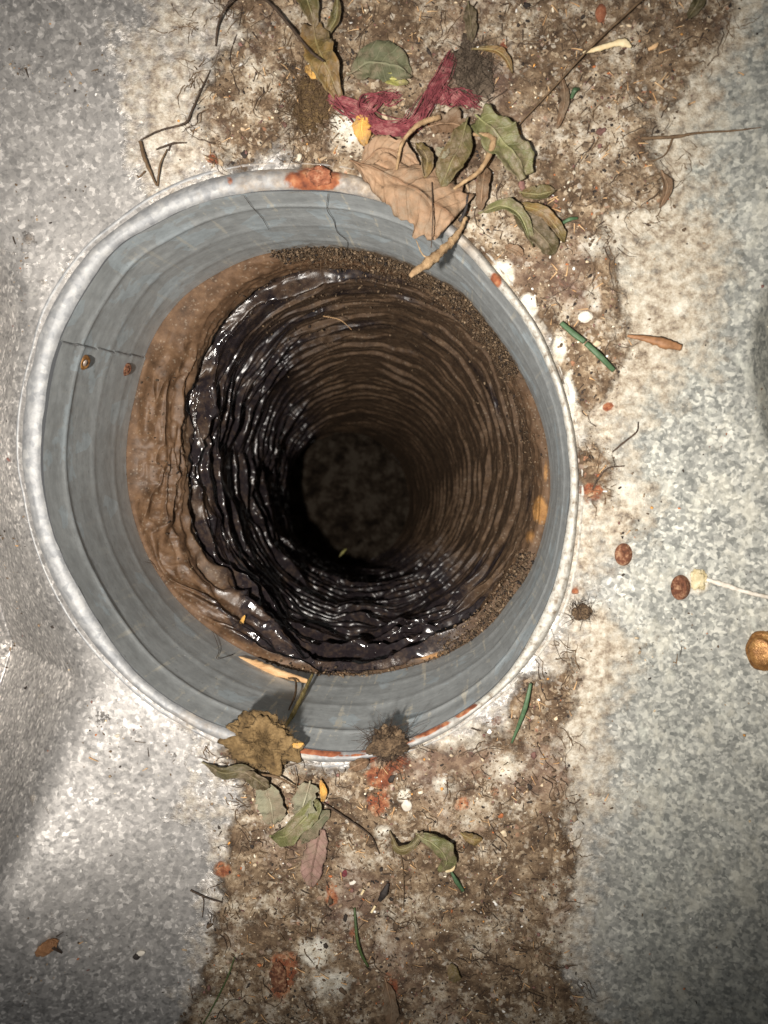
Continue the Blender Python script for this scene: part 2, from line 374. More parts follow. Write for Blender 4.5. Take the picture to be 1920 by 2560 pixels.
def mat_vcol(name, rough=.85):
    t = NT(name); n = t.noise(420, 4, .7)
    c = t.mix(1, t.attr('tint', True), t.ramp(n, [(.3, .6), (.7, 1.3)]), 'MULTIPLY')
    return t.set(col=c, rough=rough, nrm=t.bump(n, .5, .0006))
M_grit = mat_vcol('mixed_grit')
def mat_leaf(name, c_lo, c_hi, c_blotch, rough=.55, blotch=.5, vein=None):
    t = NT(name)
    u = t.attr('lu'); v = t.attr('lv')
    n = t.noise(110, 6, .68)
    c = t.ramp(n, [(.28, c_lo), (.68, c_hi)])
    b = t.ramp(t.noise(55, 6, .7), [(1-blotch-.08, 0), (1-blotch+.10, 1)])
    c = t.mix(t.math('MULTIPLY', b, .85), c, c_blotch)
    # side veins: lines slanting away from the midrib
    av = t.math('ABSOLUTE', v)
    w = t.math('SINE', t.math('ADD', t.math('MULTIPLY', t.math('SUBTRACT', u, t.math('MULTIPLY', av, .16)), 52), t.math('MULTIPLY', t.noise(70, 2), 3)))
    ve = t.ramp(w, [(.82, 0), (.98, 1)])
    mr = t.ramp(av, [(.03, 1), (.09, 0)])
    vc = vein or tuple(min(1, x*1.5+.03) for x in c_hi)
    c = t.mix(t.math('MULTIPLY', ve, .28), c, vc); c = t.mix(t.math('MULTIPLY', mr, .6), c, vc)
    dk = t.ramp(t.noise(260, 4, .7), [(.27, 1), (.36, 0)])
    c = t.mix(t.math('MULTIPLY', dk, .6), c, (.04, .028, .016))
    du_ = t.ramp(t.noise(75, 8, .75), [(.46, 0), (.60, 1)])
    c = t.mix(t.math('MULTIPLY', du_, .72), c, t.ramp(t.noise(300, 4, .7), [(.3, (.09, .06, .035)), (.7, (.26, .20, .14))]))
    h = t.math('ADD', t.math('MULTIPLY', ve, .35), t.math('ADD', t.math('MULTIPLY', n, 2.2), mr))
    return t.set(col=c, rough=rough, nrm=t.bump(h, .6, .0012), spec=.4)
ML = dict(
    olive=mat_leaf('olive_dry_leaf', (.055, .048, .018), (.15, .132, .052), (.12, .075, .03), .5),
    brownolive=mat_leaf('brown_olive_leaf', (.075, .052, .018), (.19, .145, .05), (.24, .135, .045), .5),
    green=mat_leaf('faded_green_leaf', (.075, .078, .028), (.185, .182, .078), (.15, .14, .06), .45, .35),
    greygreen=mat_leaf('grey_green_leaf', (.058, .062, .030), (.135, .135, .075), (.13, .12, .07), .7, .4),
    pale=mat_leaf('pale_grey_green_leaf', (.15, .145, .095), (.27, .255, .175), (.18, .15, .09), .75, .4),
    tan=mat_leaf('dry_tan_leaf', (.20, .12, .07), (.44, .29, .18), (.24, .145, .085), .7, .5, (.20, .11, .06)),
    pink=mat_leaf('pinkish_brown_leaf', (.20, .115, .095), (.34, .215, .180), (.25, .15, .12), .75, .4, (.14, .08, .06)),
    brown=mat_leaf('brown_leaf', (.085, .048, .026), (.20, .12, .065), (.13, .075, .04), .7),
    dark=mat_leaf('dark_leaf', (.032, .028, .012), (.095, .078, .032), (.05, .035, .015), .6),
    orange=mat_leaf('orange_petal', (.40, .18, .035), (.72, .42, .10), (.5, .22, .04), .6, .3),
    yellow=mat_leaf('yellow_green_leaf', (.20, .19, .05), (.36, .34, .11), (.25, .2, .06), .55, .3))
M_twig = mat_simple('dark_twig_bark', [(.3, (.022, .014, .010)), (.7, (.085, .055, .036))], 300, .8)
M_twigt = mat_simple('light_brown_twig_bark', [(.3, (.20, .12, .06)), (.55, (.36, .24, .13)), (.75, (.52, .38, .22))], 260, .85, bump=.9)
M_stemb = mat_simple('brown_stem_bark', [(.3, (.07, .042, .022)), (.7, (.18, .115, .062))], 240, .75)
M_chip = mat_simple('split_wood', [(.3, (.38, .20, .085)), (.5, (.58, .36, .18)), (.7, (.74, .52, .30))], 120, .8, stretch=(.4, 2.2, 1), bump=.8)
M_cream = mat_simple('cream_splinter_wood', [(.3, (.62, .46, .24)), (.7, (.88, .76, .50))], 140, .7)
M_grass = mat_simple('green_grass', [(.3, (.035, .075, .032)), (.7, (.085, .15, .075))], 200, .5)
M_grass2 = mat_simple('olive_grass', [(.3, (.035, .065, .018)), (.7, (.085, .12, .04))], 200, .5)
M_red = mat_simple('dusty_red_yarn', [(.3, (.075, .022, .024)), (.5, (.20, .040, .050)), (.68, (.34, .15, .14))], 240, .9, bump=1.0)
M_lint = mat_simple('grey_brown_lint', [(.3, (.055, .038, .026)), (.7, (.19, .145, .105))], 260, .95, bump=1.0, bd=.002)
M_moss = mat_simple('brown_fuzzy_moss', [(.28, (.05, .030, .012)), (.5, (.17, .108, .045)), (.72, (.32, .215, .10))], 190, .95, bump=1.0, bd=.003)
M_dirtc = mat_simple('crumbly_brown_soil', [(.28, (.030, .019, .011)), (.5, (.115, .074, .042)), (.74, (.27, .185, .11))], 230, .95, bump=1.0, bd=.003)
M_rust = mat_simple('rusty_steel', [(.30, (.045, .018, .010)), (.5, (.17, .062, .03)), (.66, (.40, .24, .14))], 420, .85, bump=.9, metal=.25, spec=.6)
M_copper = mat_simple('tarnished_bronze', [(.28, (.10, .045, .018)), (.5, (.34, .16, .05)), (.74, (.62, .36, .13))], 260, .38, bump=.6, metal=.5, spec=.7)
M_steel = mat_simple('pale_rivet_steel', [(.3, (.30, .24, .20)), (.7, (.58, .50, .44))], 300, .45, metal=.5)
M_white = mat_simple('white_pebble', [(.3, (.52, .46, .38)), (.7, (.82, .78, .70))], 200, .8)
M_rflake = mat_simple('orange_rust_flake', [(.28, (.10, .032, .018)), (.5, (.28, .10, .05)), (.72, (.55, .36, .23))], 220, .85, bump=.9)
M_dark = mat_simple('black_bark_chip', [(.3, (.012, .010, .010)), (.7, (.05, .04, .036))], 200, .7)
M_husk = mat_simple('orange_brown_husk', [(.3, (.16, .075, .03)), (.55, (.34, .17, .08)), (.75, (.48, .28, .15))], 180, .6)
M_ystem = mat_simple('mossy_yellow_stem', [(.28, (.12, .085, .025)), (.5, (.30, .225, .08)), (.75, (.46, .37, .18))], 220, .9, bump=1.0, bd=.0015)

# ------------------------------------------------------------------ duct sheet (the curved ground)
DIRT_TOP = [(330,-300),(430,-100),(600,40),(650,110),(560,170),(480,250),(470,330),(520,400),(700,420),(900,450),(1060,520),(1190,600),(1300,740),(1370,850),(1420,960),(1440,1080),(1452,1180),(1460,1250),(1490,1290),(1540,1180),(1500,1060),(1540,980),(1560,860),(1520,760),(1530,640),(1580,560),(1640,480),(1660,330),(1730,170),(1840,-20),(1900,-300)]
DIRT_BOT = [(560,1880),(600,1960),(620,2040),(570,2130),(560,2240),(520,2340),(480,2560),(440,2900),(1600,2900),(1530,2640),(1480,2560),(1440,2470),(1400,2370),(1415,2260),(1425,2190),(1420,2080),(1430,2000),(1415,1880),(1420,1760),(1400,1690),(1330,1700),(1240,1790),(1100,1860),(900,1920),(700,1905)]
CREAM_TOP = [(120,-300),(330,40),(300,260),(330,420),(400,520),(700,400),(1060,500),(1300,700),(1460,1250),(1440,1420),(1500,1440),(1580,1330),(1600,1200),(1600,1080),(1700,980),(1790,820),(1800,680),(1780,500),(1800,300),(1880,100),(2050,-300)]
CREAM_BOT = [(470,1820),(510,1960),(500,2100),(470,2300),(430,2560),(400,2900),(1620,2900),(1500,2560),(1440,2300),(1500,2120),(1520,1900),(1560,1600),(1480,1440),(1400,1600),(1240,1790),(900,1925),(600,1880)]
RUST_SP = [(785,445,50,18,.8),(535,408,22,12,.9),(950,1945,36,30,1),(985,1915,30,22,.8),(945,2010,32,30,1),(1240,1795,16,15,.6),(1445,1475,14,10,.8),(1155,2000,18,20,.7),(1190,1920,20,14,.5),(700,2440,28,62,1),(980,2490,22,55,.75),(835,2230,16,26,.7),(560,2170,24,18,.9),(830,2245,20,14,.8),(855,2120,18,18,.4),(1240,1980,18,24,.5),(1530,1025,12,9,1),(1500,42,12,20,.9),(1260,115,9,14,.9),(890,2325,12,40,.5),(1480,1245,30,24,.7),(1500,1235,12,10,1),(1235,715,18,10,.8),(640,560,6,6,.5),(920,1895,60,12,.7)]
WHITE_SP = [(1745,1450,30,32,1),(1265,690,24,34,1),(1320,770,20,28,1),(1400,880,20,44,.9),(1425,1000,14,60,.9),(1560,1230,60,60,.5),(1530,1180,50,60,.4),(860,320,40,46,.8),(770,330,30,30,.6),(1015,1990,16,16,.9),(960,2080,30,26,.6),(780,2380,56,46,.75),(820,2460,70,50,.6),(880,2290,40,60,.4),(1110,1960,30,30,.6),(1170,1850,60,30,.5),(1250,1910,60,44,.55),(1480,620,60,50,.5),(1700,760,40,40,.5),(1480,740,30,60,.5),(620,170,60,60,.35)]
def blobmask(px, py, L):
    m = np.zeros(px.shape)
    for x, y, rx, ry, s in L:
        d = np.sqrt(((px-x)/rx)**2+((py-y)/ry)**2)
        m = np.maximum(m, s*np.clip(1.35-d*.85, 0, 1))
    return m
def axis(lo, hi, a, b, fine, coarse):
    return np.concatenate([np.arange(lo, a, coarse), np.arange(a, b, fine), np.arange(b, hi+coarse, coarse)])
gx = axis(-0.50, 0.46, -0.235, 0.300, .00085, .006); gy = axis(-0.50, 0.46, -0.350, 0.265, .00085, .006)
X, Y = np.meshgrid(gx, gy, indexing='ij')
Z = plate_z(X, Y)
PX, PY = project(X, Y, Z)
wob = 52*fbm(X*32, Y*32, 0, 3, 5); wob2 = 46*fbm(X*32+9, Y*32+4, 0, 8, 5)
PXw, PYw = PX+wob, PY+wob2
dt = np.maximum(sdf(PXw, PYw, DIRT_TOP), sdf(PXw, PYw, DIRT_BOT))
dirt = np.clip(.5+dt/110, 0, 1)
dirt = np.where(dt > 0, .5+.5*np.clip(dt/60, 0, 1), dirt)
ctp = np.maximum(sdf(PXw, PYw, CREAM_TOP), sdf(PXw, PYw, CREAM_BOT))
cream = np.clip(.46+ctp/250, 0, 1)
cream = np.where(PX < 700, np.clip(.34+ctp/260, 0, .60), cream)
cream = np.where(PX > 1450, np.clip(cream, 0, .78), cream)
dirt += .42*fbm(X*34, Y*34, 0, 33, 5)
# thinner dirt on the pale patches
for (x, y, rx, ry, s) in [(560,330,70,60,.22),(720,330,60,50,.25),(860,330,60,50,.3),(1290,820,30,70,.35),(1540,1080,60,60,.4),(1420,1560,60,60,.3),(1310,1880,90,60,.28),(820,2440,90,80,.28),(1120,1960,80,50,.3),(1440,560,80,50,.25),(1540,560,60,50,.3),(1600,300,60,90,.15),(700,60,90,50,.12)]:
    dirt -= s*np.exp(-(((PX-x)/rx)**2+((PY-y)/ry)**2))
for (x, y, rx, ry, s) in [(1400,60,260,80,.2),(1560,110,90,60,.25),(780,330,30,60,.2),(640,2150,70,120,.2),(560,2420,60,120,.25),(1330,2450,120,90,.2),(1430,1640,40,30,.4),(1450,1530,24,26,.6),(1465,760,60,90,.25),(1480,940,50,90,.2)]:
    dirt += s*np.exp(-(((PX-x)/rx)**2+((PY-y)/ry)**2))
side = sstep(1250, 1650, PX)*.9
inv = np.clip(dirt, 0, 1)
Z = Z + inv*(.0006+.0016*np.clip(fbm(X*70, Y*70, 0, 21, 4)+.35, 0, 1)+.0009*fbm(X*330, Y*330, 0, 41, 2)) + np.clip(cream, 0, 1)*.0002*fbm(X*200, Y*200, 0, 9, 2)
def surf_top(x, y):
    return None
midw = (OUTW*.6+INW0*.4)
hole = sdf(X, Y, [(p[0], p[1]) for p in midw[::6]]) > 0
Q = grid_faces(len(gx), len(gy))
keep = ~hole.ravel()[Q].all(1)
Q = Q[keep]
used = np.unique(Q); rem = -np.ones(X.size, int); rem[used] = np.arange(len(used))
V = np.stack([X.ravel(), Y.ravel(), Z.ravel()], 1)[used]
def pick(a): return a.ravel()[used]
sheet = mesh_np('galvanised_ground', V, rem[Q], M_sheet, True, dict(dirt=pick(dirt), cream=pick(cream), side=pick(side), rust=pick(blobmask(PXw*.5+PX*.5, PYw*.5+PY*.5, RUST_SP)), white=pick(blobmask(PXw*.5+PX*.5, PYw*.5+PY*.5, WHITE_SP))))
link(sheet, kind='structure')
IX0, IY0 = gx, gy
def ground_z(x, y):
    i = np.clip(np.searchsorted(gx, x), 0, len(gx)-1); j = np.clip(np.searchsorted(gy, y), 0, len(gy)-1)
    return Z[i, j]
def dirt_at(x, y):
    i = np.clip(np.searchsorted(gx, x), 0, len(gx)-1); j = np.clip(np.searchsorted(gy, y), 0, len(gy)-1)
    return dirt[i, j]
# ------------------------------------------------------------------ collar: Empty > wall, rim, screws
collar = bpy.data.objects.new('duct_collar', None); collar.empty_display_size = .05
link(collar, label='round blue grey zinc collar with rolled rim set into the dirty metal floor', cat='duct collar')
NW = 70
s = np.linspace(0, 1, NW)
tt = np.linspace(0, 1, NW)[None, :, None]
wallTop = INW0.copy(); wallTop[:, 2] -= .004
P = wallTop[:, None, :]*(1-tt)+LOWW[:, None, :]*tt
ctr = np.array([P[..., 0].mean(), P[..., 1].mean()])
dirn = P[..., :2]-np.array([wallTop[:, 0].mean(), wallTop[:, 1].mean()])
dirn = dirn/np.linalg.norm(dirn, axis=2, keepdims=True)
sg = tt[..., 0]+0*P[..., 0]
bead = .0005*np.exp(-((sg-.20)/.030)**2)+.00035*np.exp(-((sg-.205)/.010)**2) + .00035*np.exp(-((sg-.52)/.03)**2)+ .0003*np.exp(-((sg-.80)/.03)**2)
wv = .0007*fbm(np.cos(TH)[:, None]*3, np.sin(TH)[:, None]*3, sg*3, 4, 3)
# overlap seam at about 180 degrees: the lower half of the lap stands 1 mm proud
angpx = np.degrees(TH)[:, None]
lap_ang = 152.9 - 1.6*sg
step = np.where((angpx > lap_ang) & (angpx < lap_ang+60), 1.0, 0.0)*np.clip(1-(angpx-lap_ang)/60, 0, 1)
rad = -(bead+wv+.0014*step)
P[..., 0] += dirn[..., 0]*rad; P[..., 1] += dirn[..., 1]*rad
stain = np.clip(np.cos(TH-math.radians(285))*1.2-.1, 0, 1)[:, None]*np.ones((1, NW)); stain = np.maximum(stain, np.clip(np.cos(TH-math.radians(75))*1.4-.5, 0, 1)[:, None])
cd = (np.clip(np.cos(TH-math.radians(62))*2.2-1.1, 0, 1)[:, None]*(sstep(.72, 1.0, sg)*.75+sstep(.08, 0, sg)*.4))
wall = mesh_np('collar_wall', P.reshape(-1, 3), grid_faces(TH_N, NW, True), M_collar, True, dict(ang=np.repeat(np.abs(TH-math.pi/2+.4)*4, NW), dep=np.tile(s, TH_N), stain=stain.ravel(), dirt=(cd+0*sg).ravel()))
link(wall, collar)
# seam lip: a thin raised strip along the lap
def strip_on_wall(name, a_deg, s0, s1, wdt, hgt, mat, n=30):
    vs = []
    for k in range(n):
        f = s0+(s1-s0)*k/(n-1); a = math.radians(a_deg-1.6*f)
        i = int(a/(2*math.pi)*TH_N) % TH_N; j = min(NW-1, int(f*(NW-1)))
        p = P[i, j]; q = P[(i+3) % TH_N, j]; tv = (q-p)/np.linalg.norm(q-p); nn = -np.append(dirn[i, j], 0)
        for a_, b_ in ((0, 0), (0, hgt), (wdt, hgt), (wdt, 0)): vs.append(p+tv*a_+nn*b_)
    return mesh_np(name, np.array(vs), grid_faces(n, 4), mat, False)
link(strip_on_wall('seam_lip', 152.9, .02, .985, .0014, .0007, M_rim), collar)
# rim: rolled bead from inside the wall over to the sheet
NP_ = 26
prof = np.linspace(0, 1, NP_)
R_ = np.zeros((TH_N, NP_, 3))
bh = .0046 + .0007*fbm(np.cos(TH)*5, np.sin(TH)*5, 0, 12, 3)
kink = np.exp(-((np.degrees(TH)-154.5)/2.5)**2)+.8*np.exp(-((np.degrees(TH)-163.5)/2.0)**2)
for k, f in enumerate(prof):
    e = -.0015 + f*1.0
    base = INW0*(1-f)+OUTW*f
    base[:, 2] = (wallTop[:, 2]+.001)*(1-f)+(OUTW[:, 2]-.0010)*f
    lip = math.sin(math.pi*min(1, f*1.18))**.62 if f*1.18 < 1 else 0
    hh = bh*lip
    base[:, 2] += np.maximum(hh, .0008*(1-f) if False else 0) + .0008*np.exp(-((f-.32)/.1)**2)*fbm(np.cos(TH)*14, np.sin(TH)*14, f*2, 15, 3)
    jit = .0004*fbm(np.cos(TH)*18, np.sin(TH)*18, 3, 16, 3)*(1 if f < .5 else .6)
    dv = OUTW-INW0; dv[:, 2] = 0; dv /= np.linalg.norm(dv, axis=1)[:, None]
    R_[:, k] = base+dv*(jit+kink*.0012*(f > .6))[:, None]
# flat flange skirt outside the bead
SK = np.zeros((TH_N, 6, 3))
fw = .0018+.0009*fbm(np.cos(TH)*3+7, np.sin(TH)*3, 0, 19, 3)
for k in range(6):
    q = OUTW+dv*(fw*(k/5))[:, None]
    q[:, 2] = plate_z(q[:, 0], q[:, 1])+.0007*(1-(k/5)**2)-(.0009 if k == 5 else 0)
    SK[:, k] = q
R_ = np.concatenate([R_, SK[:, 1:]], 1)
rp, rq = project(R_[..., 0], R_[..., 1], R_[..., 2])
rr = blobmask(rp, rq, [(790,450,70,30,1),(690,480,30,10,.5),(1240,700,16,20,.9),(1000,1872,90,22,1),(1100,1828,80,24,1),(1180,1780,60,20,.9),(790,1885,60,16,1),(900,1890,80,6,.7),(575,452,12,16,.6),(660,1870,30,10,.5)])
lowr = (rq > 1700); pk_ = np.arange(rp.shape[1])[None]+0*rp; nzr = .75+.6*fbm(np.cos(TH)*24, np.sin(TH)*24, 0, 44, 3)[:, None]
rr = np.where(lowr, np.clip(rr*1.3, 0, 1)*sstep(9, 3, pk_)*nzr, rr)
wt = np.clip(np.cos(TH-math.radians(-5))*1.6-.35, 0, 1)[:, None]+0*rp
wt = np.maximum(wt, blobmask(rp, rq, [(1400,900,60,120,.9),(1320,780,60,80,1),(740,1895,60,20,.7)]))
ck = np.clip(np.cos(TH-math.radians(78))*2.4-1.5, 0, 1)[:, None]*.62+0*rp
ck = np.maximum(ck, np.clip(np.cos(TH-math.radians(262))*2.4-1.6, 0, 1)[:, None]*.5)
rim = mesh_np('rolled_rim', R_.reshape(-1, 3), grid_faces(TH_N, R_.shape[1], True), M_rim, True, dict(rust=rr.ravel(), white=wt.ravel(), cream=ck.ravel()))
link(rim, collar)
def to_bm_lathe(name, profile, seg, mat, M, squash=(1, 1), flute=0.0):
    vs = []
    for i in range(seg):
        a = 2*math.pi*i/seg
        for r, z in profile:
            rr_ = r*(1+flute*math.cos(a*6))
            vs.append(M @ Vector((rr_*math.cos(a)*squash[0], rr_*math.sin(a)*squash[1], z)))
    return mesh_np(name, np.array(vs), grid_faces(seg, len(profile), True), mat, True)
def wall_frame(px, py):
    # nearest wall point to a photograph pixel
    wx, wy = project(P[..., 0], P[..., 1], P[..., 2])
    k = np.argmin((wx-px)**2+(wy-py)**2); i, j = divmod(k, NW)
    p = Vector(P[i, j]); n = Vector((-dirn[i, j, 0], -dirn[i, j, 1], .15)).normalized()
    return Matrix.Translation(p) @ n.to_track_quat('Z', 'Y').to_matrix().to_4x4()
for px, py, mt, lb in ((208, 906, M_steel, 'pale pitted rivet'), (315, 923, M_rust, 'rust red rivet')):
    M = wall_frame(px, py)
    o = to_bm_lathe('rivet', [(.0046, -.001), (.0046, .0006), (.0038, .0015), (.0028, .0017), (.0021, .0011), (.0014, .0006), (.00001, .0005)], 22, M_rust if mt is M_rust else M_copper, M)
    link(o, collar, label=lb)
    c = to_bm_lathe('rivet_core', [(.0021, .0006), (.0019, .0016), (.00001, .0019)], 12, mt, M); link(c, o)
# rusty screws on the right-hand sheet (parts of the sheet)
def plate_frame(px, py, e=0):
    p = on_plate(px, py, e); h = .002
    dx = float(plate_z(p.x+h, p.y)-plate_z(p.x-h, p.y))/(2*h); dy = float(plate_z(p.x, p.y+h)-plate_z(p.x, p.y-h))/(2*h)
    n = Vector((-dx, -dy, 1)).normalized(); X_ = Vector((1, 0, dx)).normalized(); Y_ = n.cross(X_)
    return Matrix.Translation(p) @ Matrix((X_, Y_, n)).transposed().to_4x4()
def lathe_part(name, px, py, r, prof, mat, label, tilt=0.9, sq=(1, 1), flute=0):
    M = plate_frame(px, py) @ Matrix.Translation((0, 0, r*tilt*.75)) @ Matrix.Rotation(-tilt, 4, 'Y')
    o = to_bm_lathe(name, [(a*r, b*r) for a, b in prof], 28, mat, M, sq, flute); link(o, sheet, label=label); return M
ring = [(1.2, -.9), (1.0, .02), (.93, .06), (.72, .08), (.50, .05), (.38, .01), (.0001, .0)]
dome = [(1.1, -1.0), (1.0, .02), (.97, .10), (.88, .14), (.5, .15), (.40, .04), (.0001, .03)]
hexp = [(1.1, -1.2), (1.08, .05), (.98, .12), (.80, .13), (.78, .34), (.70, .40), (.3, .41), (.0001, .40)]
lathe_part('screw', 1553, 1386, .0054, ring, M_rust, 'small rusty ring shaped screw nearest the collar', .45, (.68, 1))
lathe_part('screw_core', 1553, 1386, .0024, [(1, -.2), (.9, .12), (.0001, .16)], M_steel, 'pale centre of the small ring shaped screw', .5)
lathe_part('screw', 1696, 1468, .0062, dome, M_rust, 'dark red domed screw beside the yellowish blot', .45, (.66, 1))
lathe_part('screw', 1903, 1625, .0092, hexp, M_copper, 'large bronze screw head at the right edge', .35, (.74, 1), .03)
# ------------------------------------------------------------------ plastic liner, crumpled rings going down the pipe
NS = 860
sv = np.linspace(0, 1, NS)
sv = .80*sv+.20*sv**2.2
# keyed rings: (s, photo cx, cy, rx, ry, depth z)
def img_ring(cx, cy, rx, ry, z):
    return np.array([at_z(cx+rx*math.cos(a), cy-ry*math.sin(a), z) for a in TH])
keys = [(0.0, LOWW+np.array([0, 0, -.0005]))]
k1 = LOWW*.55+MTHW*.45; k1[:, 2] = DLOW-.004; keys.append((.05, k1))
k2 = LOWW*.15+MTHW*.85; k2[:, 2] = DLOW-.012; keys.append((.10, k2))
k3 = MTHW.copy(); k3[:, 2] = DLOW-.028; keys.append((.14, k3))
c3 = MTHW[:, :2].mean(0)
k4 = MTHW.copy(); k4[:, :2] = c3+(MTHW[:, :2]-c3)*1.035; k4[:, 2] = DLOW-.045; keys.append((.18, k4))
ring_k = [(.26, 905, 1168, 408, 462, -.20), (.36, 905, 1172, 362, 402, -.26), (.48, 905, 1186, 308, 338, -.345), (.60, 905, 1205, 262, 283, -.45), (.72, 902, 1226, 225, 237, -.58), (.82, 895, 1244, 198, 204, -.70), (.90, 884, 1248, 182, 188, -.80), (1.0, 862, 1250, 162, 170, -.98)]
for s_, cx, cy, rx, ry, z in ring_k: keys.append((s_, img_ring(cx, cy, rx, ry, z)))
ks = np.array([k[0] for k in keys]); KV = np.array([k[1] for k in keys])   # (nk, TH, 3)
# monotone-ish cubic (catmull-rom) interpolation
LP = np.zeros((TH_N, NS, 3))
for n_, s_ in enumerate(sv):
    i = min(len(ks)-2, max(0, int(np.searchsorted(ks, s_, 'right')-1)))
    t = (s_-ks[i])/(ks[i+1]-ks[i])
    p0 = KV[max(i-1, 0)]; p1 = KV[i]; p2 = KV[i+1]; p3 = KV[min(i+2, len(ks)-1)]
    d1 = (p2-p0)/(ks[i+1]-ks[max(i-1, 0)])*(ks[i+1]-ks[i]); d2 = (p3-p1)/(ks[min(i+2, len(ks)-1)]-ks[i])*(ks[i+1]-ks[i])
    LP[:, n_] = (2*t**3-3*t**2+1)*p1+(t**3-2*t**2+t)*d1+(-2*t**3+3*t**2)*p2+(t**3-t**2)*d2
# normals of the smooth tube (pointing inwards)
du = np.roll(LP, -1, 0)-np.roll(LP, 1, 0); dvv = np.gradient(LP, axis=1)
NN = np.cross(du, dvv); NN /= np.linalg.norm(NN, axis=2, keepdims=True)+1e-12
cen = LP.mean(0)[None]
flip = np.sign(((cen-LP)*NN).sum(2).mean()); NN *= flip
A = TH[:, None]+0*sv[None]; SS = sv[None]+0*A
ca, sa = np.cos(A), np.sin(A)
deep = sstep(.15, .28, SS)
arc = np.concatenate([[0], np.cumsum(np.linalg.norm(np.diff(LP.mean(0), axis=0), axis=1))])
arcs = arc[None]+0*A
# length along wall
wl = np.cumsum(np.linalg.norm(np.diff(LP, axis=1, prepend=LP[:, :1]), axis=2), axis=1)
wl = wl.mean(0)[None]+0*A
def layer(pitch, seed, wa, wb, tilt, riseat=.16, spiral=0):
    warp = wa*fbm(ca*1.7+seed, sa*1.7, wl*7, seed, 3)+wb*fbm(ca*5.5, sa*5.5+seed, wl*24, seed+1, 3)+tilt*np.sin(A+seed)
    ph = (wl+warp)/pitch+spiral*A/(2*np.pi); k = np.floor(ph); fr = ph-k
    up_ = sstep(0, riseat, fr); dn = np.clip((1-fr)/(1-riseat), 0, 1)**.8
    amp_ = np.clip(.55+1.15*vnoise(k*0+wl*20+seed, ca*3.0+seed, sa*3.0, seed+2), .04, 1.5)
    return up_*dn*amp_, fr
dustside = .5+.5*np.cos(A-math.radians(40))                # 1 = upper right wall
f1, fr1 = layer(.034, 51, .030, .0085, .014, .10, -1)
f2, fr2 = layer(.024, 61, .026, .0095, -.016, .12, 2)
f3, fr3 = layer(.013, 71, .018, .006, .006, .18, -3)
crest = np.maximum(f1, f2*.85)
smear = .0030*fbm(ca*2.6, sa*2.6, wl*46, 91, 4)
fold = (.0120*crest+.0045*f3*(1-.9*dustside))*deep*(.24+.76*(1-dustside)**1.1)*(1-.45*dustside*sstep(.5, .8, SS))+smear*deep
fold *= (1-.35*sstep(.85, .95, SS))
lift = np.maximum(fold, 0)*.55
ll = .5+.5*np.cos(A-math.radians(225))                     # 1 = lower left
def ridged(u, v, w, seed, o=3):
    return 1-np.minimum(1, np.abs(fbm(u, v, w, seed, o))*3.2)
wq = wl*120+2.2*fbm(ca*2, sa*2, wl*12, 99, 2)
rr1 = ridged(ca*2.0, sa*2.0, wq*.55, 71, 2)
rn = ridged(ca*4.2+wl*14, sa*4.2-wl*14, wq, 75, 2)
rn2 = ridged(ca*10+wl*20, sa*10, wl*80, 73, 2)
cw = sstep(.010, .045, SS)*(1-.8*sstep(.22, .32, SS))*(.16+.84*sstep(.42, .80, ll))
crump = (.0058*rr1**1.3+.0034*rn**1.2+.0010*rn2)*cw
smallw = (1-.85*deep)*.0010*ridged(ca*15, sa*15, wl*85, 77, 2)*sstep(.02, .08, SS)
LP = LP+NN*(fold+crump+smallw)[..., None]; LP[..., 2] += lift
# a big loose fold hanging on the left, between band and pipe
bigf = (.010+.006*fbm(ca*4, sa*4, 0, 3, 3))*np.exp(-((SS-(.205+.03*fbm(ca*3, sa*3, 0, 6, 3)))/.014)**2)*sstep(.15, .5, .5+.5*np.cos(A-math.radians(200)))
bigf2 = .008*np.exp(-((SS-(.115-.045*np.sin((A-math.radians(250))*1.5)))/.010)**2)*sstep(.55, .9, .5+.5*np.cos(A-math.radians(250)))
LP = LP+NN*(bigf+bigf2)[..., None]
dust = np.zeros_like(A)
dust += sstep(.175, .135, SS)*1.0
dust = np.maximum(dust, .14+.72*sstep(.34, .80, dustside)*sstep(.17, .26, SS))
dust += .25*sstep(.2, .24, SS)*sstep(.30, .24, SS)*dustside
dust += .34*sstep(.15, .18, SS)*sstep(.30, .22, SS)*sstep(-.25, .15, fbm(ca*5, sa*5, wl*30, 17, 3))
dust -= .25*(crest > .6)*deep*(1-dustside)
dust -= .35*sstep(.5, .9, ll)*sstep(.05, .08, SS)*sstep(.2,.16,SS)*sstep(.3, .7, rn)
dust += .16*fbm(ca*4, sa*4, wl*30, 81, 4)
dust -= .55*sstep(.02, .30, fbm(ca*1.8, sa*1.8, wl*55, 123, 3))*sstep(.17, .24, SS)*sstep(.55, .35, SS)
btm = .5+.5*np.cos(A-math.radians(268))
dust -= .70*sstep(.80, .97, btm)*sstep(.02, .05, SS)*sstep(.3, .2, SS)

tan = sstep(.17, .10, SS)*(.45+.5*sstep(.3, .8, .5+.5*np.cos(A-math.radians(165))))
lpx, lpy = project(LP[..., 0], LP[..., 1], LP[..., 2])
ochre = blobmask(lpx, lpy, [(1350,1275,18,36,.9),(1325,1340,16,24,.6),(1220,1570,40,14,.4),(1364,1180,7,40,.5),(620,1560,40,20,.3),(1100,1640,80,12,.6)])*sstep(.3, .2, SS)
wet = sstep(.40, .85, ll)*sstep(.36, .24, SS)*sstep(.01, .03, SS)*1.0
wet = np.maximum(wet, .9*sstep(.25, .19, SS)*sstep(.13, .16, SS)*sstep(.3, .6, .5+.5*np.cos(A-math.radians(190))))
liner = bpy.data.objects.new('plastic_duct_liner', None); liner.location = (float(c3[0]), float(c3[1]), DLOW)
link(liner, label='crumpled black plastic duct liner, dusty brown, folding down into the dark pipe', cat='duct liner')
